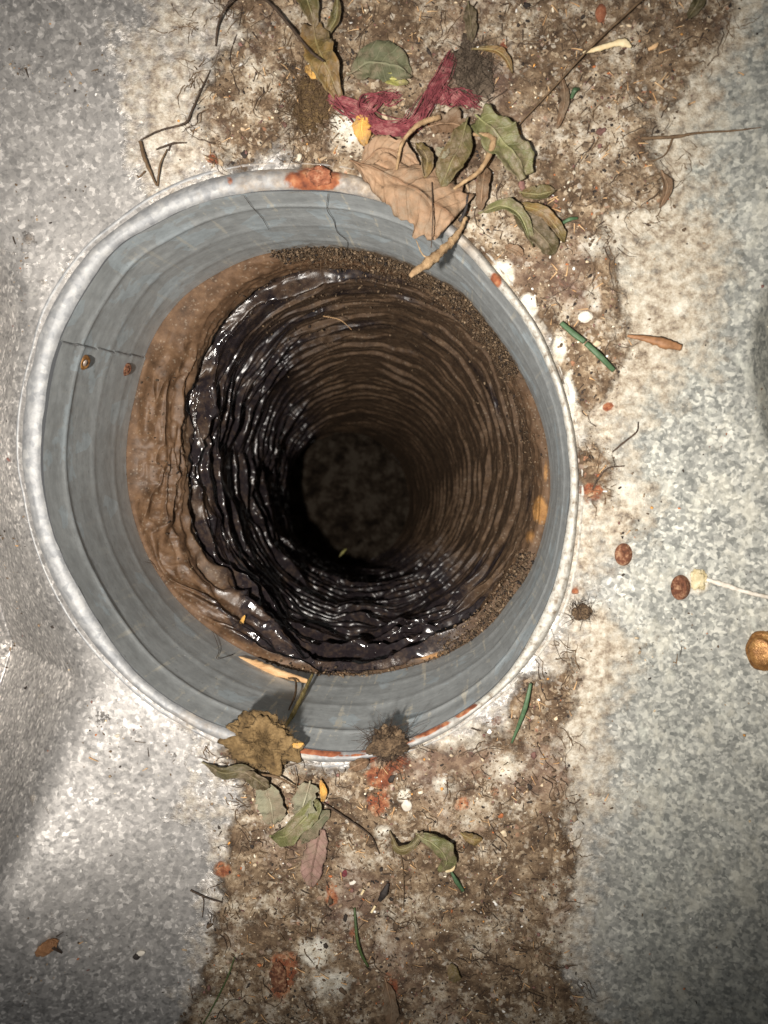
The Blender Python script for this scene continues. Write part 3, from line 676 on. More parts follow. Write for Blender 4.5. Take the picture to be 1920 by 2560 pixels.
bpy.context.view_layer.update()
def split_part(name, a, b, label=None):
    sub = LP[:, a:b]
    Vv = sub.reshape(-1, 3)-np.array(liner.location)
    at = dict(dust=dust[:, a:b].ravel(), tan=tan[:, a:b].ravel(), ochre=ochre[:, a:b].ravel(), wet=wet[:, a:b].ravel())
    o = mesh_np(name, Vv, grid_faces(TH_N, b-a, True, True), M_liner, True, at)
    return link(o, liner, label=label)
# bands along the liner: mouth band then the pipe sleeve
cutm = int(np.searchsorted(sv, .150))
split_part('mouth_band', 0, cutm+1, 'tan brown dusty plastic band round the mouth')
split_part('pipe_sleeve', cutm, NS, 'black ribbed plastic sleeve with dust on its upper right side')
# closed end of the pipe
ec = LP[:, -1]; cpt = ec.mean(0); ns_ = 40; E = np.zeros((TH_N, ns_, 3))
for k in range(ns_):
    f = (k/(ns_-1)); E[:, k] = ec*(1-f)+cpt*f
    E[:, k, 2] += -.02*math.sin(f*math.pi/2)+.004*fbm(E[:, k, 0]*30, E[:, k, 1]*30, 0, 90, 3)
M_floor = mat_simple('depth_darkened_silt', [(.38, (.010, .007, .005)), (.5, (.032, .023, .016)), (.60, (.062, .050, .038))], 42, .95, 10, bump=.9, bd=.006, spec=.1)  # silt colour lowered to carry the dimness of the deep pipe
ef = np.tile(np.linspace(0, 1, ns_), TH_N)
eo = mesh_np('pipe_end', (E.reshape(-1, 3)-np.array(liner.location)), grid_faces(TH_N, ns_, True, True), M_floor, True, dict(dust=.35+.25*ef, tan=0*ef, ochre=0*ef, wet=0*ef, silt=np.clip(ef*.6+.3, 0, 1))); link(eo, liner, label='grey brown silt, coloured darker for depth, at the bottom of the pipe')
# ------------------------------------------------------------------ small-thing builders
def cr(pts, n):
    """catmull-rom through points (any dimension)"""
    pts = [np.array(p, float) for p in pts]
    if len(pts) == 2: return [pts[0]*(1-k/(n-1))+pts[1]*k/(n-1) for k in range(n)]
    P4 = [2*pts[0]-pts[1]]+pts+[2*pts[-1]-pts[-2]]; out = []
    m = len(pts)-1
    for k in range(n):
        u = k/(n-1)*m; i = min(m-1, int(u)); t = u-i
        a, b, c, d = P4[i:i+4]
        out.append(.5*((2*b)+(-a+c)*t+(2*a-5*b+4*c-d)*t*t+(-a+3*b-3*c+d)*t**3))
    return out
PXM = H/F                                   # metres per photograph pixel on the floor
def place(q):
    """q = (px, py, lift_mm[, 'z', z])"""
    if len(q) >= 4: return at_z(q[0], q[1], q[3])
    return on_plate(q[0], q[1], 0)+Vector((0, 0, q[2]/1000+float(inv_at(q[0], q[1]))))
def inv_at(px, py):
    p = on_plate(px, py); return max(0, float(ground_z(p.x, p.y)-plate_z(p.x, p.y)))+.0004
def leaf(name, label, pts, width, mat, cup=.35, twist=0, wave=.12, n=30, m=11, round_=.55, midrib=True, cat='leaf', group=None, torn=.06, tips=(0, 0), seed=None, skew=0.0):
    """a leaf along pixel points (px, py, lift mm); width in px"""
    rs = np.random.default_rng(abs(hash(label)) % 9999 if seed is None else seed)
    rs = np.random.default_rng(sum(ord(c)*(i+1) for i, c in enumerate(label)) % 99991)
    C = [np.array(place(q)) for q in pts]
    C = cr(C, n); C = np.array(C)
    T = np.gradient(C, axis=0); T /= np.linalg.norm(T, axis=1)[:, None]
    up = np.array([0, 0, 1.0]); w2 = width*PXM/2*.93
    V = []; LU = []; LV = []
    o1, o2 = rs.uniform(0, 20, 2)
    for i in range(n):
        u = i/(n-1)
        prof_ = (math.sin(math.pi*min(1, max(0, tips[0]+u*(1-tips[0]-tips[1]))))**round_) if 0 <= u <= 1 else 0
        prof_ = max(prof_, .03)
        sd = np.cross(T[i], up); sd /= np.linalg.norm(sd)+1e-9
        nn = np.cross(sd, T[i])
        a = math.radians(twist)*(u-.3)
        sd2 = sd*math.cos(a)+nn*math.sin(a); nn2 = np.cross(sd2, T[i])
        for j in range(m):
            v = -1+2*j/(m-1)
            edge = 1+(torn+.05)*3*float(fbm(u*9+o1, v*.2+(5 if v > 0 else 0)+o2, 0, 3, 3))*abs(v)
            ww = w2*prof_*edge
            arcv = v*cup*1.6
            if abs(cup) > .01:
                lat = math.sin(arcv)/(cup*1.6); hgt = (1-math.cos(arcv))/(cup*1.6)
            else: lat, hgt = v, 0
            wz = wave*w2*float(fbm(u*3.2+o1, v*1.5+o2, 0, 5, 3))*1.8
            wz += w2*(.10+.5*wave)*float(fbm(u*6+o2, v*2.2+o1, 1, 9, 3))*1.7
            p = C[i]+sd2*(ww*(lat+skew*u))+nn2*(abs(hgt)*ww*np.sign(cup)+wz)
            V.append(p); LU.append(u); LV.append(v)
    V = np.array(V)
    # keep the whole blade above what it lies on
    gz = ground_z(V[:, 0], V[:, 1])
    inside = sdf(V[:, 0], V[:, 1], [(p_[0], p_[1]) for p_ in midw[::12]]) > -.004
    low = (V[:, 2] < gz+.0003) & ~inside
    V[low, 2] = gz[low]+.0003+.0003*rs.random(low.sum())
    root = mesh_np(name, V, grid_faces(n, m), mat, True, dict(lu=np.array(LU), lv=np.array(LV)))
    link(root, label=label, cat=cat, group=group)
    mo = root.modifiers.new('thickness', 'SOLIDIFY'); mo.thickness = .00035; mo.offset = 0
    if midrib:
        mid = V.reshape(n, m, 3)[:, m//2]
        ext = [mid[0]-(mid[2]-mid[0])*1.2]+list(mid[::3])
        tb = tube('midrib', [tuple(x+np.array([0, 0, .0002])) for x in ext], [.00055]*2+[.0004]*(len(ext)-3)+[.00015], mat, world=True, sides=6)
        link(tb, root)
    return root
def tube(name, pts, radii, mat, world=False, sides=7, n=None, rough=0.0, flat=1.0):
    C = np.array([np.array(p) if world else np.array(place(p)) for p in pts])
    n = n or max(6, len(C)*4)
    rad_ = np.interp(np.linspace(0, 1, n), np.linspace(0, 1, len(radii)), radii)
    C = np.array(cr(C, n)); T = np.gradient(C, axis=0); T /= np.linalg.norm(T, axis=1)[:, None]+1e-12
    V = np.zeros((n, sides+1, 3))
    for i in range(n):
        ref = np.array([0, 0, 1.0]) if abs(T[i, 2]) < .9 else np.array([1.0, 0, 0])
        s1 = np.cross(T[i], ref); s1 /= np.linalg.norm(s1); s2 = np.cross(s1, T[i])
        for k in range(sides+1):
            a = 2*math.pi*(k % sides)/sides
            rr_ = rad_[i]*(1+rough*(random.random()-.5)*2) if k < sides else 0
            V[i, k] = C[i]+s1*math.cos(a)*rr_+s2*math.sin(a)*rr_*flat
        V[i, sides] = V[i, 0]
    Vf = V[:, :sides].reshape(-1, 3); Q = []
    for i in range(n-1):
        for k in range(sides):
            a = i*sides+k; b = i*sides+(k+1) % sides; Q.append((a, b, b+sides, a+sides))
    # caps
    Vf = np.concatenate([Vf, [C[0]], [C[-1]]]); c0 = n*sides; c1 = c0+1
    for k in range(0, sides):
        Q.append((c0, (k+1) % sides, k, k)); e = (n-1)*sides; Q.append((c1, e+k, e+(k+1) % sides, e+(k+1) % sides))
    me = bpy.data.meshes.new(name)
    me.from_pydata([tuple(v) for v in Vf], [], [q if q[2] != q[3] else q[:3] for q in Q]); me.materials.append(mat)
    me.polygons.foreach_set('use_smooth', [True]*len(me.polygons)); me.update()
    return bpy.data.objects.new(name, me)
def twig(label, pts, w, mat=None, name='twig', cat='twig', side=(), rough=.22, group=None):
    """pts px; w list of widths in px"""
    o = tube(name, pts, [x*PXM/2 for x in w], mat or M_twig, rough=rough, n=max(14, len(pts)*8)); link(o, label=label, cat=cat, group=group)
    for sp_, sw in side:
        c = tube('side_twig', sp_, [x*PXM/2 for x in sw], mat or M_twig, rough=rough); link(c, o)
    return o
def ico(r=1, sub=1):
    t = (1+5**.5)/2
    v = np.array([(-1,t,0),(1,t,0),(-1,-t,0),(1,-t,0),(0,-1,t),(0,1,t),(0,-1,-t),(0,1,-t),(t,0,-1),(t,0,1),(-t,0,-1),(-t,0,1)], float)
    v /= np.linalg.norm(v[0])
    f = [(0,11,5),(0,5,1),(0,1,7),(0,7,10),(0,10,11),(1,5,9),(5,11,4),(11,10,2),(10,7,6),(7,1,8),(3,9,4),(3,4,2),(3,2,6),(3,6,8),(3,8,9),(4,9,5),(2,4,11),(6,2,10),(8,6,7),(9,8,1)]
    for _ in range(sub):
        nf = []; vl = list(v); cache = {}
        def mid(a, b):
            k = (min(a, b), max(a, b))
            if k not in cache:
                p = vl[a]+vl[b]; vl.append(p/np.linalg.norm(p)); cache[k] = len(vl)-1
            return cache[k]
        for a, b, c in f:
            x, y, z = mid(a, b), mid(b, c), mid(c, a); nf += [(a, x, z), (b, y, x), (c, z, y), (x, y, z)]
        f = nf; v = np.array(vl)
    return v*r, np.array(f)
IV1, IF1 = ico(1, 1); IV2, IF2 = ico(1, 2); IV3, IF3 = ico(1, 4); IV0, IF0 = ico(1, 0)
def lump(name, label, px, py, rx, ry, rz, mat, rot=0, seed=0, rough=.35, freq=3, lift=0, cat='debris', z=None, fine=False, group=None, parent=None):
    v, f = (IV3, IF3) if fine else (IV2, IF2)
    p = at_z(px, py, z) if z is not None else place((px, py, lift))
    d = 1+rough*fbm(v[:, 0]*freq+seed, v[:, 1]*freq, v[:, 2]*freq, seed, 5)
    if fine: d += .13*fbm(v[:, 0]*16+seed, v[:, 1]*16, v[:, 2]*16, seed+5, 3)
    q = v*d[:, None]*np.array([rx, ry, rz])*PXM
    a = math.radians(rot); c, s_ = math.cos(a), math.sin(a)
    q = np.stack([q[:, 0]*c-q[:, 1]*s_, q[:, 0]*s_+q[:, 1]*c, q[:, 2]], 1)+np.array(p)
    o = mesh_np(name, q, f, mat, True); link(o, parent, label=label, cat=cat, group=group); return o
def fibre_mesh(specs, sides=3, nseg=5):
    """specs: list of (N,3) arrays + radius -> verts, quads"""
    V = []; Q = []; base = 0
    for C, r in specs:
        n = len(C); T = np.gradient(C, axis=0); T /= np.linalg.norm(T, axis=1)[:, None]+1e-12
        ref = np.array([.3, .2, 1.0]); s1 = np.cross(T, ref); s1 /= np.linalg.norm(s1, axis=1)[:, None]+1e-12
        s2 = np.cross(s1, T); taper = np.linspace(1, .35, n)[:, None]
        for k in range(sides):
            a = 2*math.pi*k/sides; V.append(C+(s1*math.cos(a)+s2*math.sin(a))*r*taper)
        for i in range(n-1):
            for k in range(sides):
                k2 = (k+1) % sides
                Q.append((base+k*n+i, base+k2*n+i, base+k2*n+i+1, base+k*n+i+1))
        base += n*sides
    return np.concatenate(V), np.array(Q)
def hairy(parent, name, px, py, rx, ry, count, length, r, mat, lift=.002, z=None, seed=1):
    rs = np.random.default_rng(seed); sp_ = []
    c0_ = np.array(at_z(px, py, z) if z is not None else place((px, py, 0)))
    for i in range(count):
        a = rs.uniform(0, 2*math.pi); q = math.sqrt(rs.random())
        p = c0_+np.array([math.cos(a)*q*rx*PXM, math.sin(a)*q*ry*PXM, lift*(1-q*.8)])
        d = rs.normal(0, 1, 3); d[2] = abs(d[2])*.35; d /= np.linalg.norm(d)
        L = length*rs.uniform(.4, 1.2); bend = rs.normal(0, .5, 3); bend[2] *= .3
        pts = [p+d*L*t+bend*L*t*t*.7 for t in np.linspace(0, 1, 5)]
        sp_.append((np.array(pts), r*rs.uniform(.6, 1.3)))
    V, Q = fibre_mesh(sp_); o = mesh_np(name, V, Q, mat, True); return link(o, parent)
# ------------------------------------------------------------------ leaves
leaf('leaf', 'upright olive leaf at the top edge, uppermost of the curled pair', [(755,-40,6),(775,20,8),(795,85,4)], 56, ML['olive'], .55, 20)
leaf('leaf', 'long brown and olive curled leaf just above the red yarn', [(788,78,3),(800,135,6),(822,185,8),(852,256,4)], 92, ML['brownolive'], .6, -30, tips=(.12, .05))
leaf('leaf', 'dark narrow leaf standing beside the long curled leaf', [(852,28,9),(846,70,7),(812,112,3)], 34, ML['olive'], .8, 10)
leaf('leaf', 'flat grey green leaf right of the long curled leaf', [(880,190,2),(930,172,5),(985,180,5),(1030,200,2)], 92, ML['greygreen'], .15, 10, .2)
leaf('leaf', 'small yellow green leaf piece under the flat grey green leaf', [(950,206,3),(985,212,5),(1022,216,2)], 30, ML['yellow'], .3)
leaf('petal', 'orange petal below the red yarn', [(918,290,3),(908,330,5),(915,372,2)], 46, ML['orange'], -.25, 0, .1, midrib=False, cat='petal')
leaf('petal', 'small orange brown petal left of the long curled leaf', [(768,172,2),(785,190,3),(806,204,1)], 30, ML['orange'], .2, 0, .1, midrib=False, cat='petal')
leaf('leaf', 'large torn tan leaf hanging over the top of the collar', [(893,418,5),(960,450,12),(1030,490,15),(1090,535,16),(1132,572,13)], 178, ML['tan'], -.25, 10, .14, n=48, m=19, torn=.10, tips=(.02, .36), round_=.9)
leaf('leaf', 'tan leaf flap rising behind the large torn leaf', [(905,420,5),(950,395,9),(1000,400,8),(1050,430,6)], 70, ML['tan'], .5, -20, .2, torn=.12)
leaf('leaf', 'grey brown withered leaf above the olive leaf in the pile', [(1075,330,5),(1120,325,8),(1165,345,6)], 62, ML['brown'], .3, 25, .25, torn=.12)
leaf('leaf', 'olive leaf in the middle of the pile beside the tan leaf', [(1165,330,9),(1150,390,12),(1125,440,13),(1105,490,12)], 72, ML['olive'], .4, -25, .16)
leaf('leaf', 'brown yellow leaf curl left of the olive leaf in the pile', [(1045,375,6),(1070,420,12),(1065,470,14)], 44, ML['brownolive'], .8, 20, .1)
leaf('leaf', 'small pale green leaf scrap in the pile', [(1092,400,14),(1108,412,14),(1124,400,13)], 26, ML['pale'], .2, 0, midrib=False)
leaf('leaf', 'big faded green leaf right of the pile', [(1195,318,9),(1240,365,14),(1285,415,14),(1312,462,9)], 92, ML['green'], .3, 22, .18, n=36, m=13, tips=(.14, .1), skew=.12)
leaf('leaf', 'small folded olive leaf below the big faded green leaf', [(1302,490,3),(1340,498,6),(1385,486,5)], 44, ML['olive'], .55, 40)
leaf('leaf', 'long arched green leaf with a pale edge above the collar', [(1208,535,3),(1255,530,9),(1298,560,10),(1330,625,4)], 40, ML['green'], .8, 35, .1)
leaf('leaf', 'dark green leaf tucked behind the long arched leaf', [(1285,535,3),(1320,570,6),(1360,612,5),(1385,640,2)], 62, ML['dark'], .4, -20)
leaf('leaf', 'narrow olive brown leaf pointing down right of the arched leaf', [(1290,520,4),(1345,545,9),(1385,580,7),(1408,612,3)], 38, ML['brownolive'], .7, 10)
leaf('leaf', 'reddish brown upright leaf strip between the pile and the arched leaf', [(1212,430,6),(1205,480,9),(1200,535,5)], 42, ML['brown'], .5, 8)
leaf('leaf', 'small tan leaf fragment by the collar right of the pile', [(1262,618,2),(1285,632,4),(1308,642,2)], 26, ML['tan'], .3, 0, midrib=False)
leaf('leaf', 'curved brown leaf beside the grey lint', [(1190,140,5),(1235,148,8),(1262,165,6),(1280,192,2)], 26, ML['brownolive'], .8, 10)
leaf('leaf', 'vertical olive leaf above the grey lint', [(1170,25,3),(1176,70,5),(1178,118,2)], 34, ML['dark'], .4, 0)
leaf('leaf', 'brown pointed leaf at the right below the cream splinter', [(1402,200,2),(1408,265,4),(1390,330,2)], 22, ML['brown'], .4, 0)
leaf('leaf', 'brown withered leaf standing on the pale residue at right', [(1650,440,3),(1660,480,5),(1645,525,2)], 26, ML['brown'], .6, 20)
leaf('leaf', 'dark leaf bit near the top right corner', [(1745,-10,2),(1735,25,4),(1715,55,2)], 34, ML['dark'], .5, 20)
leaf('leaf', 'dark green twisted leaf directly under the fuzzy brown clump', [(520,1905,2),(565,1920,6),(625,1915,6),(680,1955,3)], 38, ML['dark'], .5, 40, .2)
leaf('leaf', 'pale grey green round leaf under the dark twisted leaf', [(668,1955,3),(685,2000,6),(690,2048,3)], 76, ML['pale'], .25, 10, .15, tips=(.1, .05), round_=.45)
leaf('leaf', 'dark folded leaf over the stem beside the pale round leaf', [(620,1918,5),(655,1930,9),(680,1955,5)], 44, ML['dark'], .5, 30)
leaf('leaf', 'pale leaf with a broken top left of the orange scrap', [(778,1950,4),(768,1990,7),(752,2030,4)], 62, ML['pale'], .3, -10, .2, tips=(.2, .05), torn=.12)
leaf('leaf', 'green folded leaf spread under the pale broken leaf', [(685,2085,3),(730,2065,8),(785,2010,7),(800,1990,4)], 62, ML['green'], .45, 30, .2)
leaf('leaf', 'green leaf tip pointing right of the folded leaf', [(762,2095,3),(785,2055,6),(828,2015,3)], 50, ML['greygreen'], .3, 20)
leaf('leaf', 'pinkish brown flat leaf below the green leaves', [(805,2065,2),(795,2110,4),(785,2160,4),(782,2205,2)], 70, ML['pink'], -.12, 4, .1, tips=(.05, .02), n=34)
leaf('leaf', 'wavy olive leaf edge curling left of the snail shaped curl', [(980,2078,3),(1000,2098,9),(1035,2088,9),(1058,2062,6)], 30, ML['olive'], .9, 30)
leaf('leaf', 'snail shaped curled olive leaf in the lower dirt', [(1050,2070,7),(1092,2085,11),(1118,2125,10),(1098,2165,4)], 68, ML['green'], -.7, -40, .12, n=36)
leaf('leaf', 'small brown olive leaf half cut right of the curled leaf', [(1155,2078,2),(1180,2085,4),(1205,2090,2)], 30, ML['brownolive'], .3, 0)
leaf('petal', 'bright orange scrap between the leaves below the collar', [(805,1942,3),(815,1968,5),(808,1998,2)], 20, ML['orange'], .5, 20, midrib=False, cat='petal')
leaf('leaf', 'rusty brown leaf against the rim under the dark clump', [(878,1915,3),(900,1900,6),(925,1895,3)], 36, ML['brown'], .3, 0)
leaf('petal', 'small yellow scrap beside the fuzzy brown clump', [(735,1845,7),(750,1850,8),(765,1846,7)], 16, ML['orange'], .3, 0, midrib=False, cat='petal')
leaf('petal', 'yellow petal right of the big faded green leaf', [(1290,332,3),(1292,350,4),(1285,366,2)], 16, ML['orange'], .4, 0, midrib=False, cat='petal')
leaf('leaf', 'small tan leaf piece in the dirt at lower right', [(1128,2400,2),(1135,2425,3),(1140,2450,1)], 34, ML['brownolive'], .2, 0, midrib=False)
leaf('leaf', 'long brown leaf lying in the dirt at the bottom edge', [(965,2450,1),(980,2500,3),(978,2560,2)], 44, ML['brown'], .2, 0)
# ------------------------------------------------------------------ twigs, stems, splinters
twig('long thin dark stem arching over the top left dirt', [(542,120,1),(555,70,5),(590,28,8),(640,10,8),(690,40,8),(745,105,9),(790,165,12),(822,192,14)], [4,5,6,6,7,6,5], M_twig, 'stem', 'stem')
twig('long straight stem crossing the top right dirt', [(1650,-30,6),(1560,55,7),(1470,140,7),(1380,235,6),(1275,345,5)], [7,6,5,4,4], M_stemb, 'stem', 'stem')
twig('thin dark root creeping toward the right wall', [(1600,350,1),(1680,348,2),(1740,338,2),(1830,330,1),(1900,322,1)], [7,8,5,4,2], M_stemb, 'root', 'root', [([(1680,348,1),(1660,390,1),(1620,410,1)], [5,3])])
twig('broken V shaped twig on the clean sheet at upper left', [(355,358,2),(372,410,4),(396,468,2)], [9,9,4], M_stemb, side=[([(396,468,1),(408,420,4),(422,378,2)], [6,4,3]), ([(366,430,1),(350,445,1),(345,440,1)], [5,3])])
twig('wiry black twig leading to the broken V shaped twig', [(358,356,3),(410,334,4),(470,318,4),(486,285,3),(505,235,2),(528,180,1)], [3,4,5,5,4,3], M_twig)
twig('short knotted twig right of the broken V shaped twig', [(395,378,2),(440,365,3),(470,362,2)], [4,5,3], M_twig, side=[([(430,366,2),(424,380,1)], [4,3])])
twig('curved tan petiole over the large torn leaf', [(1100,318,11),(1050,345,15),(1012,390,16),(996,450,13)], [14,12,8,7], M_twigt, 'leaf_stalk', 'leaf stalk')
twig('curled tan leaf edge looped right of the pile', [(1182,362,11),(1222,372,14),(1228,395,15),(1200,450,14),(1160,478,12),(1128,496,9)], [8,14,15,12,10,5], M_twigt, 'leaf_stalk', 'leaf stalk', rough=.2)
twig('rough tan twig poking from the torn leaf into the opening', [(1165,560,9),(1140,590,0,.012),(1090,640,0,.020),(1025,690,0,.028)], [9,12,20,26,12], M_twigt, side=[([(1090,640,0,.020),(1060,640,0,.022),(1040,600,0,.018)], [5,3,2])], rough=.35)
twig('dark thread of root hanging from the torn leaf', [(1082,480,13),(1082,550,0,.022),(1078,620,0,.02)], [3,3,2], M_twig, 'root', 'root')
twig('black speckled twig end at the edge of the torn leaf', [(1168,510,12),(1164,540,10),(1150,565,6)], [4,8,10], M_dark)
def splinter(name, label, pts, w, mat, cat): return link(tube(name, pts, [x*PXM/2 for x in w], mat, rough=.16, n=26, sides=6, flat=.45), label=label, cat=cat)
splinter('splinter', 'bright cream splinter lying across the top right dirt', [(1452,148,5),(1500,138,6),(1545,128,6),(1570,137,5)], [6,14,13,22,6], M_cream, 'splinter')
splinter('wood_chip', 'long orange tan wood chip lying along the lower inner edge of the collar', [(578,1640,0,DLOW+.016),(640,1662,0,DLOW+.018),(700,1684,0,DLOW+.024),(768,1704,0,DLOW+.034)], [8,28,34,26,14], M_chip, 'wood chip')
splinter('mossy_stem', 'yellow mossy stem running down the collar wall', [(782,1685,0,DLOW+.030),(758,1735,0,DLOW+.058),(735,1780,0,DLOW+.088),(712,1818,0,DLOW+.112)], [14,24,24,12], M_ystem, 'stem')
twig('thin brown tendril curling over the yellow mossy stem', [(715,1698,0,DLOW+.036),(738,1700,0,DLOW+.038),(738,1735,0,DLOW+.064),(722,1775,0,DLOW+.092)], [4,6,7,4], M_stemb, 'tendril', 'tendril')
splinter('bark_chip', 'tiny tan chip at the right wall below the top right stem', [(1615,135,2),(1630,128,3),(1640,118,2)], [8,13,6], M_chip, 'bark chip')
splinter('bark_chip', 'black narrow bark chip in the lower dirt', [(950,2245,2),(962,2222,3),(972,2200,2)], [10,20,7], M_dark, 'bark chip')
splinter('bark_chip', 'cream chip at the foot of the curled olive leaf', [(1115,2168,3),(1130,2158,4),(1136,2148,3)], [8,14,8], M_cream, 'bark chip')
splinter('seed_pod', 'rusty brown split pod on the right wall', [(1565,842,2),(1610,850,4),(1655,862,5),(1698,872,3)], [6,17,26,15], M_husk, 'seed pod')
for i, (a, b, lab) in enumerate([((905,2228),(912,2215),'left of'), ((930,2272),(940,2256),'below')]):
    splinter('straw_bit', 'tiny pale straw bit %s the black bark chip' % lab, [(*a, 2), (*b, 2)], [6, 7], M_cream, 'straw')
twig('orange straw fibre across the upper pipe wall', [(808,790,0,-.22),(850,800,0,-.225),(880,825,0,-.235)], [3,3,2], M_chip, 'straw', 'straw')
twig('hair fine stem down the lower dirt', [(1000,2110,1),(1010,2180,2),(1010,2260,1)], [2,2,2], M_stemb, 'stem', 'stem')
twig('thin curved stem right of the leaf group', [(800,1990,3),(860,2030,3),(925,2080,2),(950,2130,1)], [4,4,3], M_twig, 'stem', 'stem')
twig('forked stalk under the fuzzy brown clump', [(640,1922,5),(700,1925,8),(745,1955,5)], [5,7,4], M_stemb, 'stem', 'stem', [([(740,1908,4),(748,1940,6),(745,1962,5)], [2,3])])
twig('dark thin stem lying on the sheet at lower left', [(478,2222,1),(520,2238,2),(560,2250,1)], [5,4,3], M_twig, 'stem', 'stem', [([(505,2232,1),(512,2250,1),(508,2290,1)], [3,2])])
twig('long fine grass stalk along the lower left dirt edge', [(590,2385,1),(570,2440,2),(535,2510,1),(495,2580,1)], [3,4,4,3], M_grass2, 'grass_stalk', 'grass')
for pts, lab in (([(1595,1055),(1590,1080),(1560,1105),(1530,1130)],'upper'), ([(1560,1165),(1520,1170),(1495,1195),(1480,1225)],'lower')):
    twig('black crack like rootlet right of the white rim, %s of the two' % lab, [(x, y, .6) for x, y in pts], [3,4,5,4], M_twig, 'root', 'root')
# grass blades
def blade(label, pts, w, mat=M_grass):
    o = tube('cut_grass', pts, [x*PXM/2 for x in w], mat, n=20, sides=6, flat=.28, rough=.04); return link(o, label=label, cat='grass blade', group='cut green grass blades')
blade('flat green grass blade at the right, upper half of the crossing pair', [(1400,810,2),(1430,838,4),(1458,858,3)], [12,15,13])
blade('flat green grass blade at the right, lower half of the crossing pair', [(1460,862,4),(1495,895,5),(1532,928,2)], [13,15,12])
blade('green grass blade leaning on the dirt below the collar at right', [(1324,1700,5),(1308,1765,6),(1278,1852,2)], [8,13,5])
blade('thin dark green grass blade in the lower dirt', [(887,2265,1),(895,2330,3),(905,2370,3),(922,2410,1)], [6,8,8,6], M_grass2)
blade('short dark green blade under the curled olive leaf', [(1128,2170,2),(1142,2195,3),(1158,2222,1)], [6,13,9])
blade('short bright green blade bit right of the leaf pile', [(1400,565,2),(1420,556,4),(1442,550,2)], [7,10,6])
blade('tiny dark green blade near the long straight stem', [(1425,255,2),(1432,240,4),(1445,230,2)], [7,13,8])
# ------------------------------------------------------------------ red yarn and lint
ry_ = bpy.data.objects.new('red_yarn', None); ry_.location = on_plate(1040, 270); link(ry_, label='dusty dark red frayed yarn twisted below the curled leaf', cat='yarn'); bpy.context.view_layer.update()
def strand(pts, w, seed, nf=60):
    rs = np.random.default_rng(seed)
    base = np.array(cr([np.array(place(p)) for p in pts], 40)); sp_ = []
    for i in range(nf):
        a0, a1 = sorted(rs.uniform(0, 1, 2)); 
        if a1-a0 < .25: a0, a1 = max(0, a0-.2), min(1, a1+.2)
        idx = np.linspace(a0*39, a1*39, 16); C = np.stack([np.interp(idx, range(40), base[:, k]) for k in range(3)], 1)
        phs = rs.uniform(0, 6.28); rr_ = w*PXM/2*abs(rs.normal(0, .62)); tw = rs.uniform(3, 9)
        T = np.gradient(C, axis=0); T /= np.linalg.norm(T, axis=1)[:, None]; sdv = np.stack([-T[:, 1], T[:, 0], 0*T[:, 0]], 1)
        al = phs+np.linspace(a0, a1, 16)*tw
        C = C+sdv*(np.cos(al)*rr_)[:, None]; C[:, 2] += np.abs(np.sin(al))*rr_*.45+.0005+rs.uniform(0, .0006)
        C += np.cumsum(rs.normal(0, .00022, C.shape), 0)*[1, 1, .3]
        sp_.append((C, .00042*rs.uniform(.6, 1.5)))
    V, Q = fibre_mesh(sp_, 4); V = V-np.array(ry_.location)
    link(mesh_np('strand', V, Q, M_red, True), ry_)
strand([(825,250,1),(865,268,2),(905,290,2),(935,318,2),(985,335,3),(1032,325,3),(1060,285,3),(1082,245,3),(1110,200,3),(1130,150,2)], 34, 1, 150)
strand([(1085,250,2),(1135,255,3),(1200,262,2)], 36, 2, 70)
strand([(900,285,2),(950,262,2),(1005,248,1)], 30, 3, 50)
lt = lump('lint_clump', 'grey brown lint clump against the red yarn', 1178, 180, 46, 58, 11, M_lint, 10, 4, .9, 1.8, cat='lint', fine=True)
hairy(lt, 'lint_fibre', 1178, 185, 55, 68, 260, .011, .00014, M_lint, .006, seed=5)
# ------------------------------------------------------------------ clumps, pebbles, husks
mc = lump('moss_clump', 'fuzzy brown mossy clump over the lower left rim', 660, 1850, 80, 68, 18, M_moss, 0, 11, .85, 2.3, lift=5, cat='moss clump', fine=True)
hairy(mc, 'moss_fibre', 660, 1850, 78, 68, 3600, .0042, .00020, M_moss, .010, seed=8)
mc2 = lump('moss_clump', 'dark shaggy clump of soil on the lower rim', 972, 1852, 46, 38, 16, M_dirtc, 15, 23, .8, 2.2, lift=5, cat='soil clump', fine=True)
hairy(mc2, 'root_fibre', 972, 1850, 52, 44, 480, .010, .00018, M_twig, .008, seed=9)
ft = lump('root_tuft', 'matted brown root tuft left of the yarn and petal', 778, 268, 44, 66, 9, M_moss, 0, 31, .4, 2.5, cat='root tuft', fine=True)
hairy(ft, 'root_fibre', 778, 270, 66, 90, 420, .013, .00015, M_stemb, .004, seed=10)
dt2 = lump('soil_clump', 'small dark soil tuft beside the rim at right', 1455, 1530, 22, 18, 8, M_dirtc, 30, 41, .5, 2.5, cat='soil clump', fine=True)
hairy(dt2, 'root_fibre', 1450, 1525, 34, 26, 90, .006, .00015, M_twig, .002, seed=12)
lump('pebble', 'round pale pebble in the dirt above the grass blades', 1463, 793, 17, 14, 9, M_white, 0, 3, .2, 1.6, cat='pebble', fine=True)
lump('pebble', 'bright white stone chip in the dirt below the collar', 1018, 2012, 14, 16, 7, M_white, 20, 7, .5, 1.2, cat='pebble')
lump('pebble', 'small white stone chip near the black bark chip', 882, 2203, 9, 6, 4, M_white, 20, 9, .4, 1.2, cat='pebble')
lump('rust_flake', 'orange rust flake on the top of the rim', 800, 450, 32, 22, 9, M_rflake, -8, 5, .5, 1.8, lift=5, cat='rust flake', fine=True)
lump('rust_flake', 'red pebble like flake near the top edge', 1500, 38, 13, 20, 6, M_rflake, 0, 6, .3, 1.5, cat='rust flake')
